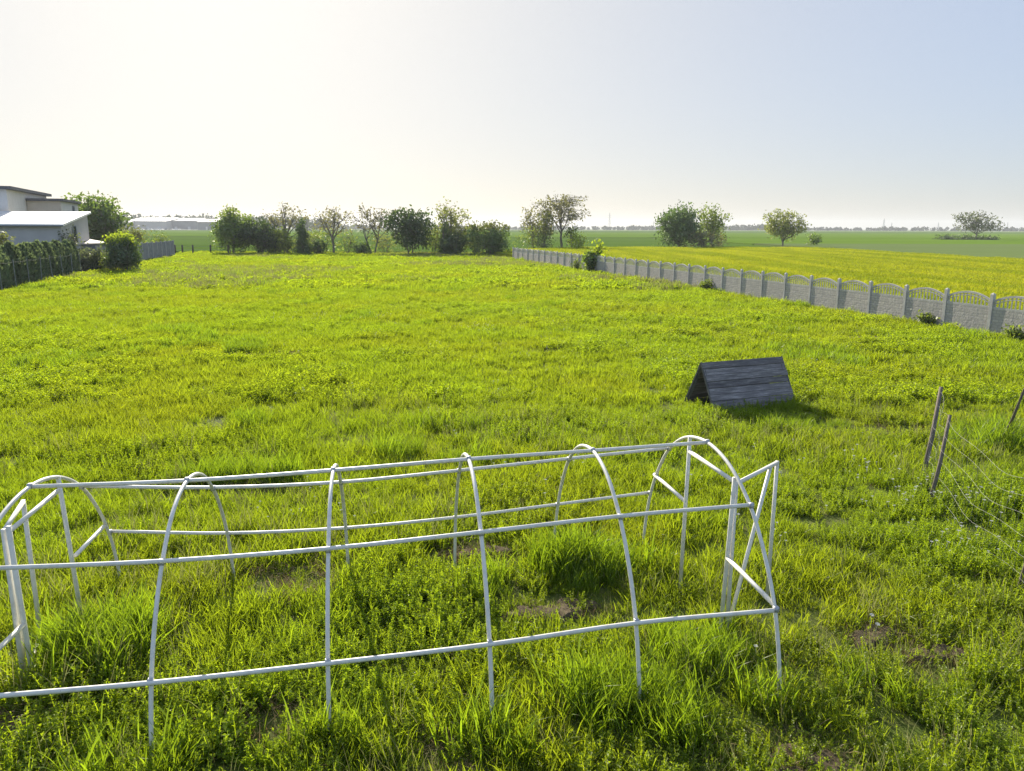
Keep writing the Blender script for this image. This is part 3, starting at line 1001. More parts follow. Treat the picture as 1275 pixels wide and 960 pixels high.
net(STK[1][0], STK[1][1], STK[3][0], STK[3][1], 7, 18, .18, .03, 0.0013, 2)
net(STK[0][0], STK[0][1], STK[1][0], STK[1][1], 7, 11, .10, .035, 0.0012, 3)
net(STK[0][0], STK[0][1], STK[2][0], STK[2][1], 3, 6, .30, .03, 0.0012, 5)
net(STK[3][0], STK[3][1], (4.75, 4.6, -.1), (4.85, 4.6, 1.15), 7, 18, .12, .03, 0.0013, 6)
q = MB(); q.tube([np.array((4.75, 4.6, -.1)) + off, np.array((4.85, 4.6, 1.15)) + off], .026, 7); q.build('post', MAT_POSTW, wf, True)

# ------------------------------------------------------------------ trees and shrubs
MAT_BARK = simple_mat('bark', (0.15, 0.13, 0.11), (0.26, 0.22, 0.19), 8, 0.95, bump=0.5, mapscale=(3, 3, .6))
LEAFM = {
    'dark': leaf_mat('dark_leaves', (0.075, 0.125, 0.04), (0.15, 0.235, 0.035), gloss=0.06, tmix=0.35, var=0.5),
    'green': leaf_mat('green_leaves', (0.09, 0.145, 0.03), (0.21, 0.31, 0.03), gloss=0.06, tmix=0.42, var=0.5),
    'light': leaf_mat('light_leaves', (0.125, 0.175, 0.04), (0.29, 0.37, 0.04), gloss=0.05, tmix=0.48, var=0.4),
    'lime': leaf_mat('lime_leaves', (0.16, 0.23, 0.02), (0.42, 0.52, 0.02), gloss=0.04, tmix=0.5, var=0.3),
    'bronze': leaf_mat('young_bronze_leaves', (0.17, 0.165, 0.075), (0.28, 0.265, 0.07), gloss=0.05, tmix=0.4, var=0.45),
    'olive': leaf_mat('olive_leaves', (0.15, 0.17, 0.05), (0.31, 0.34, 0.055), gloss=0.05, tmix=0.42, var=0.45),
    'thuja': leaf_mat('thuja_sprays', (0.15, 0.20, 0.115), (0.26, 0.34, 0.11), gloss=0.04, tmix=0.3, var=0.45),
    'grey': leaf_mat('grey_green_leaves', (0.13, 0.16, 0.085), (0.21, 0.25, 0.08), gloss=0.04, tmix=0.4, var=0.45),
}


def leaf_quads(C, size, rng, flat=0.0):
    n = len(C)
    a = rng.randn(n, 3); a[:, 2] *= (1 - flat); a /= np.linalg.norm(a, axis=1)[:, None]
    b = rng.randn(n, 3); b -= a * (a * b).sum(1)[:, None]; b /= np.linalg.norm(b, axis=1)[:, None]
    s = size * (0.55 + 0.9 * rng.rand(n))[:, None]
    V = np.stack([C - a * s * .6, C + b * s * .34 + a * s * .05, C + a * s * .6, C - b * s * .34 + a * s * .05], 1)
    return V


def envelope(n, h, w_, base, rng, top_heavy=0.0, lobes=7, hollow=0.55):
    """points spread through an uneven crown made of several lobes"""
    hc = (h - base)
    L = []
    for k in range(lobes):
        a = k * 2.399 + rng.rand(); rr = 0.25 + 0.20 * rng.rand()
        zz = 0.2 + 0.62 * ((k + rng.rand()) / lobes)
        wz = math.sin(min(1, max(.1, (zz * (1 - top_heavy) + top_heavy * .5))) * math.pi) ** .5
        L.append((math.cos(a) * w_ * .5 * .55 * wz, math.sin(a) * w_ * .5 * .55 * wz, base + zz * hc, w_ * rr * (.75 + .4 * wz), hc * (0.16 + .10 * rng.rand())))
    L.append((rng.randn() * .06 * w_, rng.randn() * .06 * w_, h - hc * .20, w_ * .20, hc * .2))
    vol = np.array([l[3] ** 2 * l[4] for l in L]); vol /= vol.sum()
    idx = rng.choice(len(L), n, p=vol)
    d = rng.randn(n, 3); d /= np.linalg.norm(d, axis=1)[:, None]
    r = (hollow + (1 - hollow) * rng.rand(n)) * (0.85 + .3 * rng.rand(n))
    A = np.array(L)[idx]
    P = A[:, :3] + d * r[:, None] * np.stack([A[:, 3], A[:, 3], A[:, 4]], 1)
    P[:, 2] = np.clip(P[:, 2], max(.05, base * .6), h)
    return P


def tree(name, label, cat, loc, h, w_, base, kind, tips, per, lsize, seed, group=None, trunk_r=None, limbs=7, spread=0.28, stems=1, twig=0.018, lobes=7, shape=None, rz=0.0, hollow=.55, split=None):
    rng = np.random.RandomState(seed)
    root = empty(name, loc, rz)
    tag(root, label, cat, group)
    T = envelope(tips, h, w_, base, rng, lobes=lobes, hollow=hollow) if shape is None else shape(tips, rng)
    tr = trunk_r or 0.022 * h + .02
    q = MB()
    nodes = []
    for s in range(stems):
        ang = s * 2.4 + rng.rand(); off_ = (0.0 if stems == 1 else 0.12 * w_)
        fx, fy = math.cos(ang) * off_, math.sin(ang) * off_
        top = np.array([fx * 2 + rng.randn() * .05 * w_, fy * 2 + rng.randn() * .05 * w_, h * (.82 if stems == 1 else .62 + .2 * rng.rand())])
        n_ = 7
        pts = [np.array([fx * .3, fy * .3, -.1])]
        for k in range(1, n_ + 1):
            u = k / n_
            pts.append(np.array([fx * .3, fy * .3, 0]) * (1 - u) + top * u + rng.randn(3) * np.array([.018, .018, 0]) * h * (u ** .5))
        rad = tr / math.sqrt(stems) * (1 - .85 * np.linspace(0, 1, n_ + 1))
        q.tube(pts, rad, 7)
        tk = np.array(pts)
        z0 = max(base * .8, .08 * h)
        for l in range(limbs // stems + 1):
            u = rng.uniform(z0 / h, .78); i_ = min(n_ - 1, int(u * n_)); st = tk[i_] + (tk[i_ + 1] - tk[i_]) * (u * n_ - i_)
            # aim for a random crown tip
            tgt = T[rng.randint(len(T))]
            cand = T[rng.randint(0, len(T), 8)]; tgt = cand[np.argmax(np.linalg.norm(cand - st, axis=1) - 2 * np.maximum(0, st[2] - cand[:, 2]))]
            md = (st + tgt) / 2 + np.array([0, 0, -.04 * h]) + rng.randn(3) * .03 * h
            cv = catmull([st, md, tgt], 4)
            r0 = rad[i_] * .6
            q.tube(cv, np.linspace(r0, max(.3 * twig, twig * .8), len(cv)), 5)
            nodes.append(cv)
        nodes.append(tk[int(n_ * .45):])
    NN = np.concatenate(nodes)
    for p_ in T:                                  # a twig from the nearest limb to every leafy tip
        d = np.linalg.norm(NN - p_, axis=1) + np.maximum(0, NN[:, 2] - p_[2]) * .6
        s_ = NN[np.argmin(d)]
        md = (s_ + p_) / 2 + rng.randn(3) * .08 * np.linalg.norm(p_ - s_)
        q.tube([s_, md, p_], [twig, twig * .7, twig * .35], 3, False)
    q.build('trunk', MAT_BARK, root)
    C = np.repeat(T, per, axis=0) + rng.randn(len(T) * per, 3) * spread
    C[:, 2] = np.maximum(C[:, 2], .05)
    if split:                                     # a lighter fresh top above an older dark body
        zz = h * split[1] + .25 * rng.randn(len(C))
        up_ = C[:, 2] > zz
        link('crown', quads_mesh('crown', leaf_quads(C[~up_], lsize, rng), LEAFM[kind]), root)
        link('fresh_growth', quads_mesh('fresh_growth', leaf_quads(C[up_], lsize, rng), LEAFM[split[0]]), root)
    else:
        link('crown', quads_mesh('crown', leaf_quads(C, lsize, rng), LEAFM[kind]), root)
    return root


def spot(px, Y):
    return (float(X_at(px, Y)), Y, 0.0)


def hgt(px, py, Y):
    return float(at(px, py, Y)[2])


GR = 'trees and bushes along the far end of the meadow'
def row(name, label, cat, px, Y, pytop, pw, base, kind, tips, per, ls, seed, **k):
    h = hgt(px, pytop, Y); w_ = pw / FPX * Y * 1.0
    return tree(name, label, cat, spot(px, Y), h, w_ * .93, base, kind, tips, per, ls, seed, **k)


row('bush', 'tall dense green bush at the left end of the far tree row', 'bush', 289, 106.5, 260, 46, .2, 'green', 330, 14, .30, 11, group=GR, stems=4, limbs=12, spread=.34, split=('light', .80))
row('bush', 'lower spreading dark green bush joined to the right side of the tall left bush', 'bush', 325, 106, 274, 46, .1, 'dark', 260, 14, .30, 12, group=GR, stems=4, limbs=10, spread=.34)
row('bare_tree', 'thin half-leafed tree rising behind the light bushes, left of the dark conifer', 'tree', 358, 109, 250, 46, 3.0, 'bronze', 150, 3, .26, 13, group=GR, limbs=12, spread=.22, twig=.032, hollow=.35)
row('bush', 'light green ragged bush under the left thin tree', 'bush', 354, 106, 285, 30, .1, 'light', 150, 9, .26, 14, group=GR, stems=3, limbs=8, spread=.3)


def cone(h, w_, z0=.15):
    def f(n, rng):
        u = 1 - np.sqrt(rng.rand(n)); z = z0 + u * (h - z0)
        a = rng.rand(n) * 2 * math.pi; r = w_ / 2 * (1 - u) ** .75 * (.55 + .5 * rng.rand(n))
        return np.stack([r * np.cos(a), r * np.sin(a), z], 1)
    return f


h = hgt(377, 271, 105)
tree('conifer', 'narrow dark pointed conifer between the two thin half-leafed trees on the left', 'conifer', spot(377, 105), h, 2.2, .2, 'dark', 200, 10, .24, 15, group=GR, shape=cone(h, 2.2), limbs=10, spread=.2)
row('bush', 'small low dark bush at the foot of the dark conifer', 'bush', 396, 105, 299, 18, .05, 'dark', 70, 10, .24, 16, group=GR, stems=3, limbs=5, spread=.22)
row('bare_tree', 'upright thin half-leafed tree with a straight dark trunk right of the conifer', 'tree', 415, 107, 252, 44, 2.2, 'bronze', 170, 3, .25, 17, group=GR, limbs=14, spread=.2, twig=.032, hollow=.3)
row('bush', 'pale green sapling thicket behind the straight thin tree', 'bush', 404, 110, 282, 38, .2, 'light', 90, 6, .24, 18, group=GR, stems=3, limbs=6, spread=.35)
row('bush', 'low dark bush between the straight thin tree and the leaning thin tree', 'bush', 450, 105.5, 303, 20, .05, 'dark', 80, 10, .24, 19, group=GR, stems=3, limbs=5, spread=.22)
row('bare_tree', 'wide thin half-leafed tree leaning left, with a forked trunk', 'tree', 464, 107, 254, 52, 2.6, 'bronze', 170, 3, .25, 20, group=GR, limbs=13, spread=.2, twig=.033, hollow=.3, stems=2)
row('tree', 'broad dark bushy tree in the middle of the far row', 'tree', 510, 106, 260, 52, .5, 'dark', 330, 13, .32, 21, group=GR, limbs=12, spread=.36, stems=2)
row('bush', 'light green loose bush behind the right side of the broad dark tree', 'bush', 540, 109, 282, 26, .2, 'light', 100, 8, .26, 22, group=GR, stems=3, limbs=6, spread=.35)
row('tree', 'tall olive loose-crowned tree right of the broad dark tree', 'tree', 561, 107.5, 250, 46, 1.6, 'olive', 220, 7, .28, 23, group=GR, limbs=12, spread=.3, twig=.028)
h = hgt(553, 270, 105.5)
tree('conifer', 'slim dark column-shaped conifer in front of the olive tree', 'conifer', spot(553, 105.5), h, 1.7, .2, 'dark', 150, 10, .22, 24, group=GR, shape=cone(h, 1.9), limbs=8, spread=.2)
row('bush', 'rounded dark bush at the foot of the olive tree', 'bush', 566, 104.6, 290, 28, .05, 'dark', 130, 12, .26, 25, group=GR, stems=3, limbs=7, spread=.26)
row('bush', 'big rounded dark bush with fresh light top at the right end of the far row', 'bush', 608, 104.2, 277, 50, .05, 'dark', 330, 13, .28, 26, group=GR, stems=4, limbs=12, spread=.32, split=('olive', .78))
row('bush', 'low light green bush behind the dark bushes near the end of the concrete fence', 'bush', 590, 108, 284, 30, .1, 'light', 110, 8, .26, 27, group=GR, stems=3, limbs=6, spread=.32)

for px_, w__, py_, kd_, lb_ in ((386, 34, 287, 'olive', 'pale olive loose bush behind the foot of the dark conifer'), (432, 40, 286, 'light', 'pale loose thicket between the straight thin tree and the leaning thin tree'), (480, 34, 288, 'olive', 'pale loose thicket behind the leaning thin tree'), (345, 30, 279, 'light', 'light loose bush between the spreading dark bush and the ragged light bush')):
    row('bush', lb_, 'bush', px_, 112, py_, w__, .1, kd_, 80, 6, .24, px_, group=GR, stems=3, limbs=6, spread=.42)
# clump beyond the end of the fence
GB = 'trees and shrubs beyond the concrete fence'
row('bare_tree', 'lower half-leafed bronze tree left of the tallest tree beyond the fence', 'tree', 663, 128, 258, 40, 2.2, 'bronze', 170, 4, .30, 31, group=GB, limbs=12, spread=.26, twig=.034, hollow=.35)
row('bare_tree', 'tallest half-leafed tree with a dark straight trunk beyond the concrete fence', 'tree', 699, 126, 238, 66, 4.0, 'bronze', 360, 4, .30, 32, group=GB, limbs=16, spread=.26, twig=.034, hollow=.3, lobes=9)
row('tree', 'slim olive young tree between the two half-leafed trees beyond the fence', 'tree', 677, 124, 259, 20, 1.0, 'olive', 130, 6, .28, 33, group=GB, limbs=9, spread=.3)
row('bush', 'light green thicket under the two half-leafed trees beyond the fence', 'bush', 668, 123, 283, 44, .1, 'light', 140, 7, .28, 34, group=GB, stems=4, limbs=9, spread=.4)
row('shrub', 'dark thin shrub right of the tallest tree trunk', 'shrub', 712, 124, 279, 14, .3, 'green', 60, 8, .26, 35, group=GB, stems=2, limbs=5, spread=.25)
row('shrub', 'pale lime shrub beyond the fence left of the bright lime sapling', 'shrub', 720, 121, 289, 22, .1, 'lime', 60, 6, .26, 36, group=GB, stems=3, limbs=5, spread=.3)
row('tree', 'round dark green tree at the far edge of the barley', 'tree', 845, 137, 255, 44, .3, 'dark', 420, 13, .36, 37, group=GB, limbs=14, spread=.42, lobes=9, trunk_r=.2)
row('tree', 'olive loose-crowned tree touching the round dark tree', 'tree', 885, 142, 256, 34, 1.2, 'light', 260, 8, .32, 38, group=GB, limbs=13, spread=.36)
row('bush', 'low brownish thicket at the foot of the olive tree by the barley', 'bush', 873, 134, 286, 44, .05, 'bronze', 150, 9, .28, 39, group=GB, stems=4, limbs=8, spread=.3)
row('tree', 'lone rounded olive-brown tree in the middle of the barley edge', 'tree', 973, 150, 263, 43, 1.2, 'olive', 330, 8, .34, 40, group=GB, limbs=14, spread=.34, twig=.035)
row('bush', 'small lone green bush right of the rounded olive-brown tree', 'bush', 1011, 160, 290, 15, .05, 'green', 60, 9, .3, 41, group=GB, stems=3, limbs=5, spread=.26)
row('tree', 'lone sparse grey-green tree in the far field on the right', 'tree', 1214, 262, 263, 46, 2.6, 'grey', 300, 5, .50, 42, group=GB, limbs=14, spread=.5, twig=.06, hollow=.4, trunk_r=.26)
for px, pw, py, lb in ((1180, 26, 294.5, 'low dark bush left of the lone sparse tree in the far field'), (1205, 30, 296, 'low dark bush under the lone sparse tree in the far field'), (1228, 22, 297, 'low dark bush right of the lone sparse tree trunk')):
    row('bush', lb, 'bush', px, 263, py, pw, .05, 'dark', 70, 12, .5, px, group=GB, stems=3, limbs=5, spread=.5)

# shrubs at the fence
def sapling(n, rng):
    k = rng.randint(0, 5, n); u = rng.rand(n)
    a = np.array([(.55, .1, 2.55), (.85, .3, 2.1), (.1, -.2, 1.8), (-.4, .2, 1.4), (.3, 0, 1.1)])[k]
    return np.stack([a[:, 0] * u, a[:, 1] * u, .5 + (a[:, 2] - .5) * u], 1) + rng.randn(n, 3) * .12
fp = F0 + FS * 19.35
tree('sapling', 'bright lime-green sapling leaning out of the gap in the concrete fence', 'sapling', (fp[0] - .15, fp[1] - .3, 0), 2.5, 1.4, .4, 'lime', 110, 7, .24, 51, shape=sapling, stems=2, limbs=4, spread=.16)
row('bush', 'dark green bush at the foot of the lime sapling by the fence', 'bush', 736, fp[1] - .6, 312, 18, .03, 'green', 90, 10, .2, 52, stems=3, limbs=5, spread=.16)
k_ = 0
for u_, d_, h_, w_, lb in ((20.6, -.5, 1.0, .8, 'small dark shrub against the concrete fence left of the lime sapling'), (9.6, -.35, .6, .5, 'dark little weed bush at the concrete fence foot, below the lone olive-brown tree'),
                           (1.25, -.35, .36, .5, 'leafy green weed bush against the second fence panel from the right edge'), (-.7, -.4, .36, .45, 'leafy weed clump at the fence foot by the right edge')):
    k_ += 1
    b_ = F0 + FS * u_ + PERP * d_ * 1.0
    tree('weed_bush', lb, 'weed bush', (b_[0], b_[1], 0), h_, w_, .02, 'light', 60, 9, .11, 60 + k_, stems=3, limbs=4, spread=.12, twig=.006, trunk_r=.02, group='weeds along the concrete fence')

# ------------------------------------------------------------------ left boundary: hedge, wire fence, bushes
HD = np.array([-33.9, 61.7]) - np.array([-29.4, 44.3]); HL = np.linalg.norm(HD); HD = HD / HL
HP = np.array([-HD[1], HD[0]])
HP = HP if HP[0] < 0 else -HP                 # to the left, away from the meadow


def thuja_mesh(seed, h, w_):
    rng = np.random.RandomState(seed)
    n = 1500
    u = rng.rand(n); z = .05 + u * h
    prof = np.where(u < .62, 1.0 - .1 * (1 - u / .62), ((1 - u) / .38 + .02) ** .85)
    a = rng.rand(n) * 2 * math.pi
    r = w_ / 2 * prof * (.72 + .36 * rng.rand(n)) * (1 + .12 * np.sin(3 * a + seed))
    C = np.stack([r * np.cos(a), r * np.sin(a), z], 1)
    d = np.stack([np.cos(a) * .35, np.sin(a) * .35, np.full(n, 1.0)], 1) + rng.randn(n, 3) * .25
    d /= np.linalg.norm(d, axis=1)[:, None]
    b = np.stack([-np.sin(a), np.cos(a), np.zeros(n)], 1) + rng.randn(n, 3) * .4
    s = .20 * (.6 + .8 * rng.rand(n))[:, None]
    V = np.stack([C, C + d * s * .6 + b * s * .3, C + d * s * 1.25, C + d * s * .6 - b * s * .3], 1)
    return quads_mesh('crown', V, LEAFM['thuja'])


thm = [thuja_mesh(100 + i, 2.38, .95) for i in range(4)]
q = MB(); q.tube([(0, 0, -.1), (0, 0, 1.2), (0, 0, 2.4)], [.05, .04, .012], 6); thtr = q.mesh('trunk', MAT_BARK)
rh = random.Random(9)
nth = 28
for i in range(nth):
    P_ = np.array([-29.4, 44.3]) + HD * (-3.6 + i * .79) + HP * (.75 + rh.uniform(-.08, .08))
    r_ = empty('thuja', (P_[0], P_[1], 0), rh.uniform(0, 6))
    sc_ = rh.uniform(.92, 1.06); r_.scale = (rh.uniform(.92, 1.12),) * 2 + (sc_,)
    lab = 'narrow dark green thuja in the dense hedge row behind the wire fence on the left'
    if i == nth - 1: lab = 'end thuja of the dark hedge, nearest the round bush'
    tag(r_, lab, 'thuja', 'thuja hedge along the left boundary')
    link('crown', thm[i % 4], r_); link('trunk', thtr, r_)

MAT_STEELP = simple_mat('grey_steel_post', (0.24, 0.26, 0.24), (0.36, 0.37, 0.35), 10, 0.6, 0.2)
wl = empty('wire_fence', (-29.4, 44.3, 0), math.atan2(HD[1], HD[0]))
tag(wl, 'thin wire fence on pale grey posts in front of the thuja hedge', 'wire fence')
q0 = MB(); q0.tube([(0, 0, -.2), (0, 0, .8), (0, 0, 1.75)], .027, 6); me_ = q0.mesh('post', MAT_STEELP)
for i in range(10):
    o = link('post', me_, wl); o.location = (-4.2 + i * 2.35, 0, 0); o.rotation_euler = (rh.uniform(-.03, .03), rh.uniform(-.06, .06), 0)
for z in (.6, 1.62):
    q = MB(); pp = []
    for i in range(10):
        pp.append((-4.2 + i * 2.35, -.045, z)); pp.append((-4.2 + (i + .5) * 2.35, -.045, z - .06))
    q.tube(pp[:-1], .0022, 4, False); q.build('wire', MAT_STEELP, wl)

row('sapling', 'thin young tree with upswept sparse twigs at the end of the thuja hedge', 'sapling', 92, 62.2, 281, 24, .8, 'grey', 70, 5, .16, 71, limbs=9, spread=.15, twig=.018, trunk_r=.07)
row('bush', 'pale olive shrub showing above the thuja hedge at the left edge', 'bush', 8, 50, 285, 26, .5, 'olive', 200, 10, .16, 72, stems=3, limbs=8, spread=.18)
GS = 'shrubs along the left boundary between hedge and wall'
row('bush', 'grey-green loose shrub right of the hedge end', 'bush', 104, 64.5, 309, 22, .05, 'grey', 140, 8, .16, 73, group=GS, stems=4, limbs=7, spread=.18)
row('bush', 'greyish straggly shrub left of the round bush', 'bush', 124, 66, 309, 24, .05, 'grey', 150, 8, .16, 74, group=GS, stems=4, limbs=7, spread=.18)
row('bush', 'small light green shrub low in front of the straggly shrubs', 'bush', 138, 64, 316, 18, .03, 'light', 90, 8, .14, 79, group=GS, stems=3, limbs=5, spread=.16)
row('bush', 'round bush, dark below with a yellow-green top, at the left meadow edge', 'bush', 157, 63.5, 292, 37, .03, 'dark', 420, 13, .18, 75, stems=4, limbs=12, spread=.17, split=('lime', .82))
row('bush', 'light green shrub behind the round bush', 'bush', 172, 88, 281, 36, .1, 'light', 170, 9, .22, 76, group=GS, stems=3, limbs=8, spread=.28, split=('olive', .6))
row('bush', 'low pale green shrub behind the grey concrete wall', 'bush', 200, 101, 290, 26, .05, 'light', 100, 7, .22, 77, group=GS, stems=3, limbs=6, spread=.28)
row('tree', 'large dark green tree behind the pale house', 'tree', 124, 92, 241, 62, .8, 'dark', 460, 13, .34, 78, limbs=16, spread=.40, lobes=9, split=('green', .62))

# grey concrete wall beyond the round bush
MAT_WALL = simple_mat('aged_grey_concrete', (0.20, 0.20, 0.205), (0.32, 0.32, 0.32), 2.5, 0.92, bump=0.3, bscale=30)
A_ = np.array([-35.6, 67.0]); B_ = np.array([-41.9, 96.8]); D_ = B_ - A_; LW = np.linalg.norm(D_)
cw_ = empty('concrete_wall', (A_[0], A_[1], 0), math.atan2(D_[1], D_[0]))
tag(cw_, 'plain grey concrete panel wall right of the round bush on the left boundary', 'wall')
nn = 14
q0 = MB(); q0.box((0, 0, .95), (.14, .16, 2.3)); mp_ = q0.mesh('post', MAT_CONC)
q0 = MB(); q0.box((LW / nn / 2, 0, .95), (LW / nn - .15, .06, 2.1)); mq_ = q0.mesh('panel', MAT_WALL)
for i in range(nn + 1):
    o = link('post', mp_, cw_); o.location = (i * LW / nn, 0, 0)
    if i < nn:
        o = link('panel', mq_, cw_); o.location = (i * LW / nn, 0, rh.uniform(-.02, .02))

# field fence posts at the far left corner
MAT_DARKP = simple_mat('dark_wooden_post', (0.05, 0.045, 0.04), (0.09, 0.08, 0.07), 9, 0.9)
ff = empty('field_fence', (-42, 105, 0))
tag(ff, 'low wire field fence on dark wooden posts at the far left corner of the meadow', 'fence')
pxs = [218, 227, 240, 262, 284]
pos = [np.array(spot(p_, 105.5)) - np.array([-42, 105, 0]) for p_ in pxs]
for p_ in pos:
    q = MB(); q.tube([p_ + np.array([0, 0, -.2]), p_ + np.array([.02, 0, .6]), p_ + np.array([.03, 0, 1.35])], .11, 7); q.build('post', MAT_DARKP, ff, True)
for z in (.7, 1.15):
    q = MB(); q.tube([p_ + np.array([0, 0, z]) for p_ in pos], .012, 4, False); q.build('wire', MAT_STEELP, ff)

# ------------------------------------------------------------------ buildings on the left
MAT_STUCCO = simple_mat('white_stucco', (0.72, 0.67, 0.61), (0.80, 0.75, 0.69), 1.2, 0.9, bump=0.15, bscale=60)
MAT_BEIGE = simple_mat('beige_stucco', (0.50, 0.45, 0.38), (0.58, 0.52, 0.44), 1.2, 0.9, bump=0.15, bscale=60)
MAT_SHEDW = simple_mat('grey_white_render', (0.50, 0.47, 0.44), (0.60, 0.565, 0.53), 0.8, 0.9, bump=0.15, bscale=50)
MAT_ROOFW = simple_mat('white_metal_roof', (0.84, 0.84, 0.84), (0.88, 0.88, 0.88), 1.0, 0.38, 0.6, spec=0.6)
MAT_FASC = simple_mat('dark_grey_fascia', (0.10, 0.10, 0.11), (0.15, 0.15, 0.16), 3, 0.7)
MAT_TERR = simple_mat('pale_tile_roof', (0.52, 0.44, 0.36), (0.66, 0.57, 0.48), 2.2, 0.75)
m, t = new_mat('window_glass')
p = t.add('ShaderNodeBsdfPrincipled', {'Base Color': (0.03, 0.04, 0.05, 1), 'Roughness': 0.08, 'Specular IOR Level': 0.6})
finish(t, p.outputs[0]); MAT_GLASS = m
MAT_FRAME = simple_mat('grey_window_frame', (0.28, 0.29, 0.30), (0.34, 0.35, 0.36), 5, 0.6)


def oblong(A, d, L, W):
    """corners counter-clockwise from A: L along d, W to the left of d"""
    d = np.array(d) / np.linalg.norm(d); n = np.array([-d[1], d[0]])
    A = np.array(A)
    return [tuple(A), tuple(A + d * L), tuple(A + d * L + n * W), tuple(A + n * W)]


def window(parent, base, d, n, u, z, w_, h_, vert=True):
    """a window in the wall through base along d, facing n"""
    d = np.array([d[0], d[1], 0.0]); n = np.array([n[0], n[1], 0.0]); c = np.array([base[0], base[1], 0]) + d * u + np.array([0, 0, z])
    a = math.atan2(d[1], d[0])
    q = MB()
    fwid = .08
    for s in (-1, 1):
        q.box(c + d * s * (w_ / 2 - fwid / 2) + n * .02, (fwid, .1, h_), a)
        q.box(c + np.array([0, 0, s * (h_ / 2 - fwid / 2)]) + n * .02, (w_ - 2 * fwid, .1, fwid), a)
    if vert: q.box(c + n * .02, (.06, .09, h_ - 2 * fwid), a)
    f = q.build('window', MAT_FRAME, parent)
    q = MB(); q.box(c + n * .008, (w_ - 2 * fwid, .05, h_ - 2 * fwid), a); q.build('pane', MAT_GLASS, f)
    q = MB(); q.box(c + np.array([0, 0, -h_ / 2 - .04]) + n * .08, (w_ + .12, .22, .06), a); q.build('sill', MAT_SHEDW, f)


# long low outbuilding with a bright white mono-pitch roof
S1 = np.array([-35.6, 62.0]); dS = np.array([-.25, .968]); dS /= np.linalg.norm(dS); nS = np.array([-dS[1], dS[0]])
so = empty('outbuilding', (0, 0, 0)); tag(so, 'long low pale outbuilding with a bright white sloping metal roof behind the hedge', 'outbuilding')
LB, DB = 26.0, 8.0
pl = [S1, S1 + dS * DB, S1 + dS * DB + nS * LB, S1 + nS * LB]
q = MB(); q.prism([tuple(p_) for p_ in pl], -.1, [3.74, 4.76, 4.76, 3.74]); q.build('wall', MAT_SHEDW, so)
ov = .28
pr = [S1 - dS * ov - nS * ov, S1 + dS * (DB + ov) - nS * ov, S1 + dS * (DB + ov) + nS * (LB + ov), S1 - dS * ov + nS * (LB + ov)]
sl = 1.02 / DB * ov
q = MB(); q.prism([tuple(p_) for p_ in pr], [3.765 - sl, 4.785 + sl, 4.785 + sl, 3.765 - sl], [3.93 - sl, 4.95 + sl, 4.95 + sl, 3.93 - sl]); rf_ = q.build('roof', MAT_ROOFW, so)
q = MB()
for k in range(1, 44):
    a = S1 + nS * (LB * k / 44)
    e = a + dS * DB
    q.tube([(a[0], a[1], 3.94), (e[0], e[1], 4.96)], .022, 4)
q.build('roof_seams', MAT_ROOFW, rf_)
q = MB(); a = S1 - dS * (ov + .06) - nS * ov; e = a + nS * (LB + 2 * ov); q.tube([(a[0], a[1], 3.76), (e[0], e[1], 3.76)], .07, 6); q.build('gutter', MAT_FRAME, so)
window(so, S1, dS, -nS, 3.6, 3.05, .95, 1.5, False)

# the white flat-roofed house
A1 = np.array([-44.0, 69.0]); dA = np.array([-.35, .937]); dA /= np.linalg.norm(dA); nA = np.array([-dA[1], dA[0]])
ho = empty('house', (0, 0, 0)); tag(ho, 'white two-storey house with a thin overhanging flat roof and a beige lower wing', 'house')
pl = [A1, A1 + dA * 17, A1 + dA * 17 + nA * 14, A1 + nA * 14]
q = MB(); q.prism([tuple(p_) for p_ in pl], -.1, 6.85); q.build('wall', MAT_STUCCO, ho)
ov = .45
pr = [A1 - dA * ov - nA * ov, A1 + dA * (17 + ov) - nA * ov, A1 + dA * (17 + ov) + nA * (14 + ov), A1 - dA * ov + nA * (14 + ov)]
q = MB(); q.prism([tuple(p_) for p_ in pr], 6.853, 7.12); ro = q.build('roof', MAT_FASC, ho)
q = MB(); c_ = A1 + dA * 2 + nA * 3; q.tube([(c_[0], c_[1], 7.1), (c_[0], c_[1], 8.0)], .05, 6); q.build('vent_pipe', MAT_FRAME, ro)
C1 = np.array([-46.5, 75.7]); nW = -nA; C2 = C1 + nW * 2.9
pl = [C2, C2 + dA * 9.9, C2 + dA * 9.9 - nW * 2.86, C2 - nW * 2.86]
q = MB(); q.prism([tuple(p_) for p_ in pl], -.1, 6.1); q.build('wing', MAT_STUCCO, ho)
pf = [C2 - dA * .05, C2 - dA * .003, C2 - nW * 2.86 - dA * .003, C2 - nW * 2.86 - dA * .05]
q = MB(); q.prism([tuple(p_) for p_ in pf], 0, 6.095); q.build('beige_front', MAT_BEIGE, ho)
pr = [C2 - dA * .3 + nW * .3, C2 + dA * 10.2 + nW * .3, C2 + dA * 10.2 - nW * 2.85, C2 - dA * .3 - nW * 2.85]
q = MB(); q.prism([tuple(p_) for p_ in pr], 6.103, 6.34); q.build('wing_roof', MAT_FASC, ho)
window(ho, C2, dA, nW, 6.6, 5.15, 1.1, 1.35)
window(ho, A1, nA, -dA, 2.0, 5.55, 1.9, 1.15)
window(ho, A1, nA, -dA, 7.0, 5.55, 1.9, 1.15)
window(ho, A1, dA, -nA, 3.4, 2.2, 1.4, 1.3)

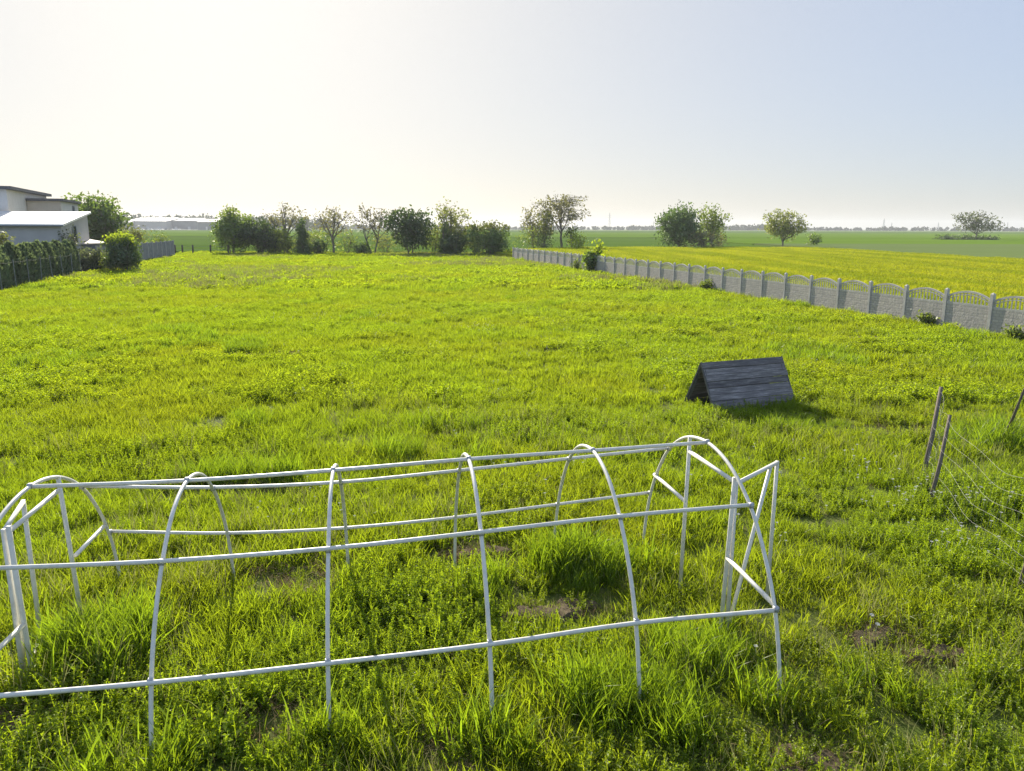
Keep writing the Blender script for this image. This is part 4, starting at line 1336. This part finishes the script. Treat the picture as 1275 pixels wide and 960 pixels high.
# lean-to with pale roof
lo = empty('lean_to', (0, 0, 0)); tag(lo, 'low lean-to with a pale sunlit sloping roof between the outbuilding and the round bush', 'lean-to')
P1 = np.array([X_at(99, 66.5, 2.3), 66.5]); P2 = np.array([X_at(137, 69.5, 2.4), 69.5])
dq = (P2 - P1); lq = np.linalg.norm(dq); dq /= lq; nq = np.array([-dq[1], dq[0]])
pr = [P1, P2, P2 + nq * 3.6, P1 + nq * 3.6]
q = MB(); q.prism([tuple(p_) for p_ in pr], [2.20, 2.20, 2.66, 2.66], [2.30, 2.30, 2.76, 2.76]); q.build('roof', MAT_TERR, lo)
pw_ = [P1 + nq * .25 + dq * .1, P2 + nq * .25 - dq * .1, P2 + nq * 3.4 - dq * .1, P1 + nq * 3.4 + dq * .1]
q = MB(); q.prism([tuple(p_) for p_ in pw_], -.1, [2.20, 2.20, 2.60, 2.60]); q.build('wall', MAT_WALL, lo)

# ------------------------------------------------------------------ far background
MAT_HALLW = simple_mat('pale_hall_wall', (0.42, 0.39, 0.37), (0.48, 0.45, 0.42), .1, 0.9)
MAT_HALLD = simple_mat('dark_hall_cladding', (0.15, 0.16, 0.175), (0.20, 0.21, 0.225), .1, 0.8)
MAT_HALLR = simple_mat('pale_sheet_roof', (0.80, 0.79, 0.76), (0.86, 0.85, 0.82), .1, 0.35, spec=.6)
MAT_DOOR = simple_mat('hall_door', (0.42, 0.42, 0.43), (0.5, 0.5, 0.5), .3, 0.7)
YF = 900.0


def hall(label, px0, px1, ywall, wallm, roofm, pytop, depth, name='industrial_hall', doors=3, pitch=.12):
    x0, x1 = X_at(px0, ywall), X_at(px1, ywall)
    hz_ = hgt((px0 + px1) / 2, pytop, ywall)
    e = empty(name, (x0, ywall, 0)); tag(e, label, 'hall', 'far industrial halls')
    L = x1 - x0
    q = MB(); q.prism([(0, 0), (L, 0), (L, depth), (0, depth)], -.2, [hz_ * .72, hz_ * .72, hz_ * .72 + pitch * depth * .5, hz_ * .72 + pitch * depth * .5]); q.build('wall', wallm, e)
    q = MB(); q.prism([(-.8, -.8), (L + .8, -.8), (L + .8, depth + .8), (-.8, depth + .8)], [hz_ * .73, hz_ * .73, hz_, hz_], [hz_ * .73 + .5, hz_ * .73 + .5, hz_ + .5, hz_ + .5]); q.build('roof', roofm, e)
    for k in range(doors):
        q = MB(); q.box((L * (k + .6) / (doors + .2), -.12, 2.0), (L * .09, .2, 4.0)); q.build('door', MAT_DOOR, e)
    return e


hall('far pale hall with a long bright sunlit roof', 159, 207, 930, MAT_HALLW, MAT_HALLR, 271.5, 34)
hall('far dark grey hall right of the bright-roofed hall', 209, 245, 945, MAT_HALLD, MAT_HALLD, 271.5, 30, doors=2)
hall('far low dark building at the right end of the hall group', 246, 268, 880, MAT_HALLD, MAT_FASC, 273, 22, doors=1)
hall('small grey building between the large dark tree and the bright-roofed hall', 140, 157, 900, MAT_HALLD, MAT_FASC, 275, 20, doors=1)

MAT_CARW = simple_mat('white_car_paint', (0.78, 0.78, 0.78), (0.82, 0.82, 0.82), 1, 0.25, spec=.6)
MAT_CARD = simple_mat('dark_car_paint', (0.06, 0.07, 0.09), (0.09, 0.10, 0.12), 1, 0.25, spec=.6)
MAT_TYRE = simple_mat('tyre_rubber', (0.02, 0.02, 0.02), (0.03, 0.03, 0.03), 4, 0.9)


def car_proto(mat):
    r_ = empty('parked_car')
    side = [(-2.2, .35), (2.2, .35), (2.25, .75), (1.35, .95), (.7, 1.45), (-1.0, 1.48), (-1.9, .98), (-2.22, .85)]
    q = MB(); n_ = len(side)
    v = [(x_, -.85, z_) for x_, z_ in side] + [(x_, .85, z_) for x_, z_ in side]
    for k in (4, 5): v[k] = (v[k][0], -.65, v[k][2]); v[n_ + k] = (v[n_ + k][0], .65, v[n_ + k][2])
    q.addvf(v, [tuple(range(n_)), tuple(reversed(range(n_, 2 * n_)))] + [(k, n_ + k, n_ + (k + 1) % n_, (k + 1) % n_) for k in range(n_)])
    q.build('body', mat, r_)
    q = MB()
    for s in (-1, 1):
        q.addvf([(-1.5, s * .83, 1.0), (1.1, s * .83, 1.0), (.62, s * .70, 1.38), (-.95, s * .70, 1.40)], [(0, 1, 2, 3)])
    q.build('windows', MAT_GLASS, r_)
    for x_ in (-1.35, 1.35):
        for s in (-1, 1):
            q = MB(); q.tube([(x_, s * .70, .33), (x_, s * .80, .33), (x_, s * .90, .33)], .33, 12); q.build('wheel', MAT_TYRE, r_)
    return r_


cars = [(176, 0, 'w'), (181.5, .5, 'd'), (187, 0, 'w'), (194, .1, 'w'), (200, 0, 'w'), (206, .3, 'd'), (211.5, 0, 'd'), (216, .2, 'w'), (222, 0, 'w')]
protos = {}
for i, (px, a, kd) in enumerate(cars):
    if kd in protos:
        c_ = copy_tree(protos[kd])
    else:
        c_ = car_proto(MAT_CARW if kd == 'w' else MAT_CARD); protos[kd] = c_
    c_.location = (X_at(px, 860 + (i % 3) * 6), 860 + (i % 3) * 6, .36); c_.rotation_euler = (0, 0, a + (1.57 if i % 4 == 1 else .15))
    tag(c_, {'w': 'tiny white parked car in front of the far halls', 'd': 'tiny dark parked car in front of the far halls'}[kd], 'car', 'cars parked by the far halls')
structure(field('yard', [(X_at(150, 850), 848), (X_at(262, 850), 848), (X_at(262, 960), 962), (X_at(150, 960), 962)], .35 + .08, simple_mat('yard_gravel', (0.20, 0.21, 0.14), (0.26, 0.26, 0.18), .2, 0.95)))

# far wooded skyline
m = leaf_mat('far_wood_leaves', (0.045, 0.065, 0.028), (0.05, 0.075, 0.02), gloss=0.0, tmix=0.3, var=0.5)
rng = np.random.RandomState(77)


def skyline(name, label, segs, seed):
    rng = np.random.RandomState(seed)
    Cs = []
    for px0, px1, Y, h0, h1, dens in segs:
        x0, x1 = X_at(px0, Y), X_at(px1, Y)
        L = abs(x1 - x0); n_ = int(L / 7 * dens)
        for k in range(n_):
            cx = x0 + (x1 - x0) * rng.rand(); cy = Y + rng.randn() * 18
            f = vnoise(np.array([cx]), np.array([0.0]), 70, seed, 2)[0]
            hh = (h0 + (h1 - h0) * np.clip(f * 1.3 - .2 + .25 * rng.randn(), 0, 1)) * (.85 if Y < 1300 else .7)
            r_ = hh * rng.uniform(.35, .6)
            m_ = 26
            d = rng.randn(m_, 3); d /= np.linalg.norm(d, axis=1)[:, None]
            Cs.append(np.array([cx, cy, hh * .52]) + d * np.array([r_, r_, hh * .46]) * rng.uniform(.6, 1, (m_, 1)))
    C = np.concatenate(Cs)
    V = leaf_quads(C, 3.4, rng)
    o = link(name, quads_mesh(name, V, m)); tag(o, label, 'woodland', kind='stuff')
    return o


skyline('far_wood', 'distant hazy wood along the left horizon behind the halls', [(100, 262, 1100, 22, 29, 6.0), (250, 345, 1150, 18, 26, 5.0), (300, 420, 1250, 14, 22, 4.0), (395, 470, 1400, 8, 13, 2.4)], 5)
skyline('far_wood', 'distant rounded dark wood above the left bushes', [(312, 338, 760, 13, 18, 3), (345, 380, 780, 12, 19, 2.6), (380, 402, 800, 8, 12, 2)], 6)
skyline('far_wood', 'long hazy treeline along the middle and right horizon', [(430, 700, 1500, 6, 12, 2.6), (640, 830, 1500, 6, 12, 2.8), (780, 1000, 1500, 7, 13, 2.6), (895, 960, 1400, 12, 17, 3.0), (960, 1130, 1500, 5, 11, 2.4), (1090, 1290, 1450, 4, 13, 2.0), (1270, 1400, 1500, 4, 9, 1.8)], 8)

MAT_PYL = simple_mat('pylon_steel', (0.22, 0.23, 0.24), (0.28, 0.29, 0.30), .5, 0.6, .3)


def pylon(px, pytop, Y, label):
    h = hgt(px, pytop, Y); e = empty('power_pylon', (X_at(px, Y), Y, 0), .5); tag(e, label, 'pylon', 'pylons on the horizon')
    q = MB(); b_ = h * .09
    for sx in (-1, 1):
        for sy in (-1, 1):
            q.tube([(sx * b_, sy * b_, 0), (sx * b_ * .35, sy * b_ * .35, h * .6), (sx * .25, sy * .25, h)], .15, 4)
    for k in range(6):
        z0, z1 = h * k / 7, h * (k + 1) / 7; r0 = b_ * (1 - .9 * z0 / h); r1 = b_ * (1 - .9 * z1 / h)
        for s in (-1, 1):
            q.tube([(-s * r0, -r0, z0), (s * r1, -r1, z1)], .08, 3); q.tube([(-s * r0, r0, z0), (s * r1, r1, z1)], .08, 3)
    q.build('mast', MAT_PYL, e)
    for z, L in ((.72, .17), (.84, .13)):
        q = MB(); q.tube([(-h * L, 0, h * z), (0, 0, h * (z + .03)), (h * L, 0, h * z)], .14, 4); q.build('crossarm', MAT_PYL, e)


pylon(758, 265, 1500, 'thin far mast on the horizon between the tallest tree and the round dark tree')
pylon(1099, 272, 1450, 'taller far pylon on the horizon right of the lone olive-brown tree')
pylon(1109, 277, 1700, 'small faint pylon just right of the taller pylon')
pylon(1167, 277, 1700, 'faint pylon on the horizon left of the lone sparse tree')
pylon(1253, 277, 1700, 'faint pylon near the right edge of the horizon')
pylon(813, 275, 1600, 'faint pylon just left of the round dark tree')
print('objects', len(SC.objects))
